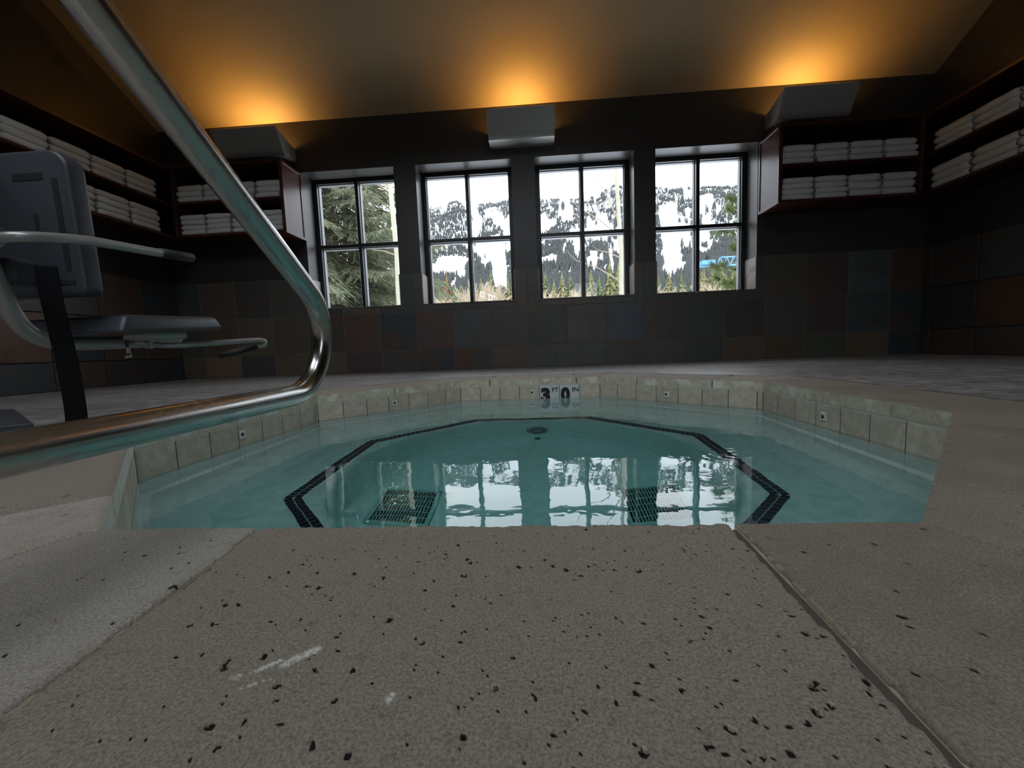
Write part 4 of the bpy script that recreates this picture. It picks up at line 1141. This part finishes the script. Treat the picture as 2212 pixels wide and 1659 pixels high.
# big spruce outside the leftmost window
def spruce():
    base = Vector((-5.35, 10.8, -.9)); root = empty('spruce_tree', base, 'large spruce with drooping green branches filling the leftmost window', 'tree')
    r = random.Random(21)
    MB().tube([base, base+Vector((0, 0, 13))], [.20, .03], 12).build('trunk', M['bark'], root, smooth=True)
    wood = MB(); nv = []; nf = []
    def needle(p, d, L, R):
        d = d.normalized(); a = Vector((0, 0, 1)); s1 = d.cross(a)
        if s1.length < .1: s1 = Vector((1, 0, 0))
        s1.normalize(); s2 = d.cross(s1); b = len(nv); c = p+d*L*.45
        nv.extend([tuple(p), tuple(c+s1*R), tuple(c-s1*.5*R+s2*.86*R), tuple(c-s1*.5*R-s2*.86*R), tuple(p+d*L)])
        nf.extend([(b,b+2,b+1),(b,b+3,b+2),(b,b+1,b+3),(b+4,b+1,b+2),(b+4,b+2,b+3),(b+4,b+3,b+1)])
    z = .5
    while z < 12.5:
        Lb = 3.45*(1-z/13.2)**.8+.3; nb = 7
        for k in range(nb):
            if r.random() < .14: continue
            a = 2*math.pi*(k+r.random()*.7)/nb
            hd = Vector((math.cos(a), math.sin(a), 0)); L = Lb*(.75+.4*r.random()); zz = z+r.uniform(-.12, .12)
            pts_ = [base+Vector((0, 0, zz))+hd*(L*t)+Vector((0, 0, -.42*L*t**1.3+.20*L*t**3)) for t in (0, .25, .5, .75, 1)]
            wood.tube(pts_, [.028, .022, .016, .010, .004], 5, False)
            sd_ = Vector((-hd.y, hd.x, 0)); nt = max(5, int(L/.085))
            dense = zz < 6.5
            for j in range(nt):
                t = .10+.9*j/nt; i0 = min(3, int(t*4)); p = pts_[i0].lerp(pts_[i0+1], t*4-i0)
                for s_ in (-1, 1):
                    tl = L*.30*(1-t*.72)*(.6+.7*r.random())+.09
                    d = (hd*(.75+.4*r.random())+sd_*s_*(.9)+Vector((0, 0, -.42-.5*r.random()))).normalized()
                    if dense:
                        ns = max(2, int(tl/.085))
                        for m_ in range(ns):
                            pm = p+d*(tl*(m_+.2)/ns)+Vector((0, 0, -.10*tl*(m_/ns)**2))
                            dd_ = (d+sd_*r.uniform(-.7,.7)+hd*r.uniform(-.2,.7)+Vector((0,0,r.uniform(-.55,.1)))).normalized()
                            needle(pm, dd_, .12+.08*r.random(), .014)
                            needle(pm, (d+hd*.5*s_*r.uniform(-1,1)).normalized(), .11+.07*r.random(), .013)
                    else: needle(p, d, tl, .03)
        z += .25
    wood.build('branches', M['bark'], root)
    me = bpy.data.meshes.new('needles'); me.from_pydata(nv, [], nf); link('needles', me, M['spruce_needle'], root)
    return len(nf)
print('spruce tris', spruce())
# pine bough outside the rightmost window
def pine():
    base = Vector((4.3, 7.4, -.7)); root = empty('pine_tree', base, 'young pine with long yellow-green needle tufts outside the rightmost window', 'tree')
    r = random.Random(4)
    MB().tube([base, base+Vector((-.1, 0, 1.6)), base+Vector((-.25, 0, 3.9))], [.06, .05, .02], 8).build('trunk', M['bark'], root, smooth=True)
    nv = []; nf = []; wood = MB()
    def tuft(p, d, n=70, L=.19):
        d = d.normalized()
        for k in range(n):
            q_ = Vector((r.gauss(0,1), r.gauss(0,1), r.gauss(0,1))).normalized(); e = (d*.85+q_*.8).normalized(); s1 = e.cross(q_).normalized()*.0034; l = L*r.uniform(.7, 1.1)
            pp = p-d*r.random()*.06; b = len(nv); nv.extend([tuple(pp-s1), tuple(pp+s1), tuple(pp+e*l*.6+s1*.9+Vector((0,0,-.01))), tuple(pp+e*l+Vector((0,0,-.02))), tuple(pp+e*l*.6-s1*.9+Vector((0,0,-.01)))]); nf.append((b,b+1,b+2,b+3,b+4))
    tips = []
    for z, x, dx in ((3.35,-.25,-.15), (3.15,-.2,-.5), (2.95,-.2,-.45), (2.80,-.15,-.75), (2.65,-.15,-.35), (2.45,-.15,-.9), (2.25,-.1,-.6), (2.0,-.1,-.85), (1.75,-.1,-.5), (3.05,-.2,.1), (2.7,-.15,.3), (2.3,-.1,.4), (1.9,-.1,.3), (1.6,-.1,-.9)):
        p = base+Vector((x, 0, z)); e = p+Vector((dx*1.15, r.uniform(-.5,.3), .28)); wood.tube([p, p.lerp(e, .5)+Vector((0,0,-.04)), e], [.016,.011,.006], 6, False)
        for t in (.45, .62, .78, .92, 1):
            c = p.lerp(e, t); d = (e-p).normalized()+Vector((0,0,.6)); tuft(c, d)
            if r.random() < .75:
                sdv = Vector((r.uniform(-.3,.3), r.uniform(-.3,.3), r.uniform(-.05,.25))); wood.tube([c, c+sdv*.6], [.006,.003], 5, False); tuft(c+sdv*.6, sdv)
    wood.build('branches', M['twig'], root)
    me = bpy.data.meshes.new('needles'); me.from_pydata(nv, [], nf); link('needles', me, M['pine_needle'], root)
pine()
# blue lattice crane boom
root = empty('crane', (26, 70, 0), 'small blue lattice crane boom seen through the rightmost window', 'crane')
b0, b1 = Vector((.395*70, 70, CH+.176*70)), Vector((.60*70, 70, CH+.176*70)); c_ = MB(); c2_ = MB()
up_ = Vector((0, 0, 1.35)); n = 12; st = (b1-b0)/n
s0 = b0+(b1-b0)*.20
c_.tube([b0, b1], .16, 6); c_.build('lower_chord', M['crane_blue'], root)
MB().tube([s0+st*.6+up_, b1+up_], .11, 6).build('upper_chord', M['crane_blue'], root)
for k in range(10):
    p = s0+st*k*.9
    if p.x > b1.x: break
    c2_.tube([p, p+st*.45+up_], .08, 5).tube([p+st*.45+up_, p+st*.9], .08, 5)
c2_.build('lattice', M['crane_blue'], root)
MB().tube([Vector((b1.x, 70, -2)), b1+up_*3], .3, 6).build('mast', M['crane_blue'], root)
MB().box(b0.x+.3, b0.x+2.4, 69.4, 70.6, b0.z+.2, b0.z+.9).build('counterweight', M['crane_blue'], root)
# small white guard rail near the second window's foot
root = empty('ladder_rail', (-4.1, 32, 2.5), 'small white slatted rail among bare aspens through the second window', 'railing')
a = Vector((-.130*30, 30, CH+.142*30)); b = Vector((-.090*30, 30, CH+.125*30)); f = MB()
for dz in (0, -.35): f.tube([a+Vector((0,0,dz)), b+Vector((0,0,dz))], .03, 5)
f.build('rails', M['rail_white'], root)
for k in range(7):
    p = a.lerp(b, k/6); MB().tube([p, p+Vector((.02,0,-.35))], .03, 5).build('rung', M['rail_white'], root)
MB().tube([a.lerp(b,.5)+Vector((0,0,-.3)), a.lerp(b,.5)+Vector((0,0,-3.5))], .05, 6).build('post', M['rail_white'], root)
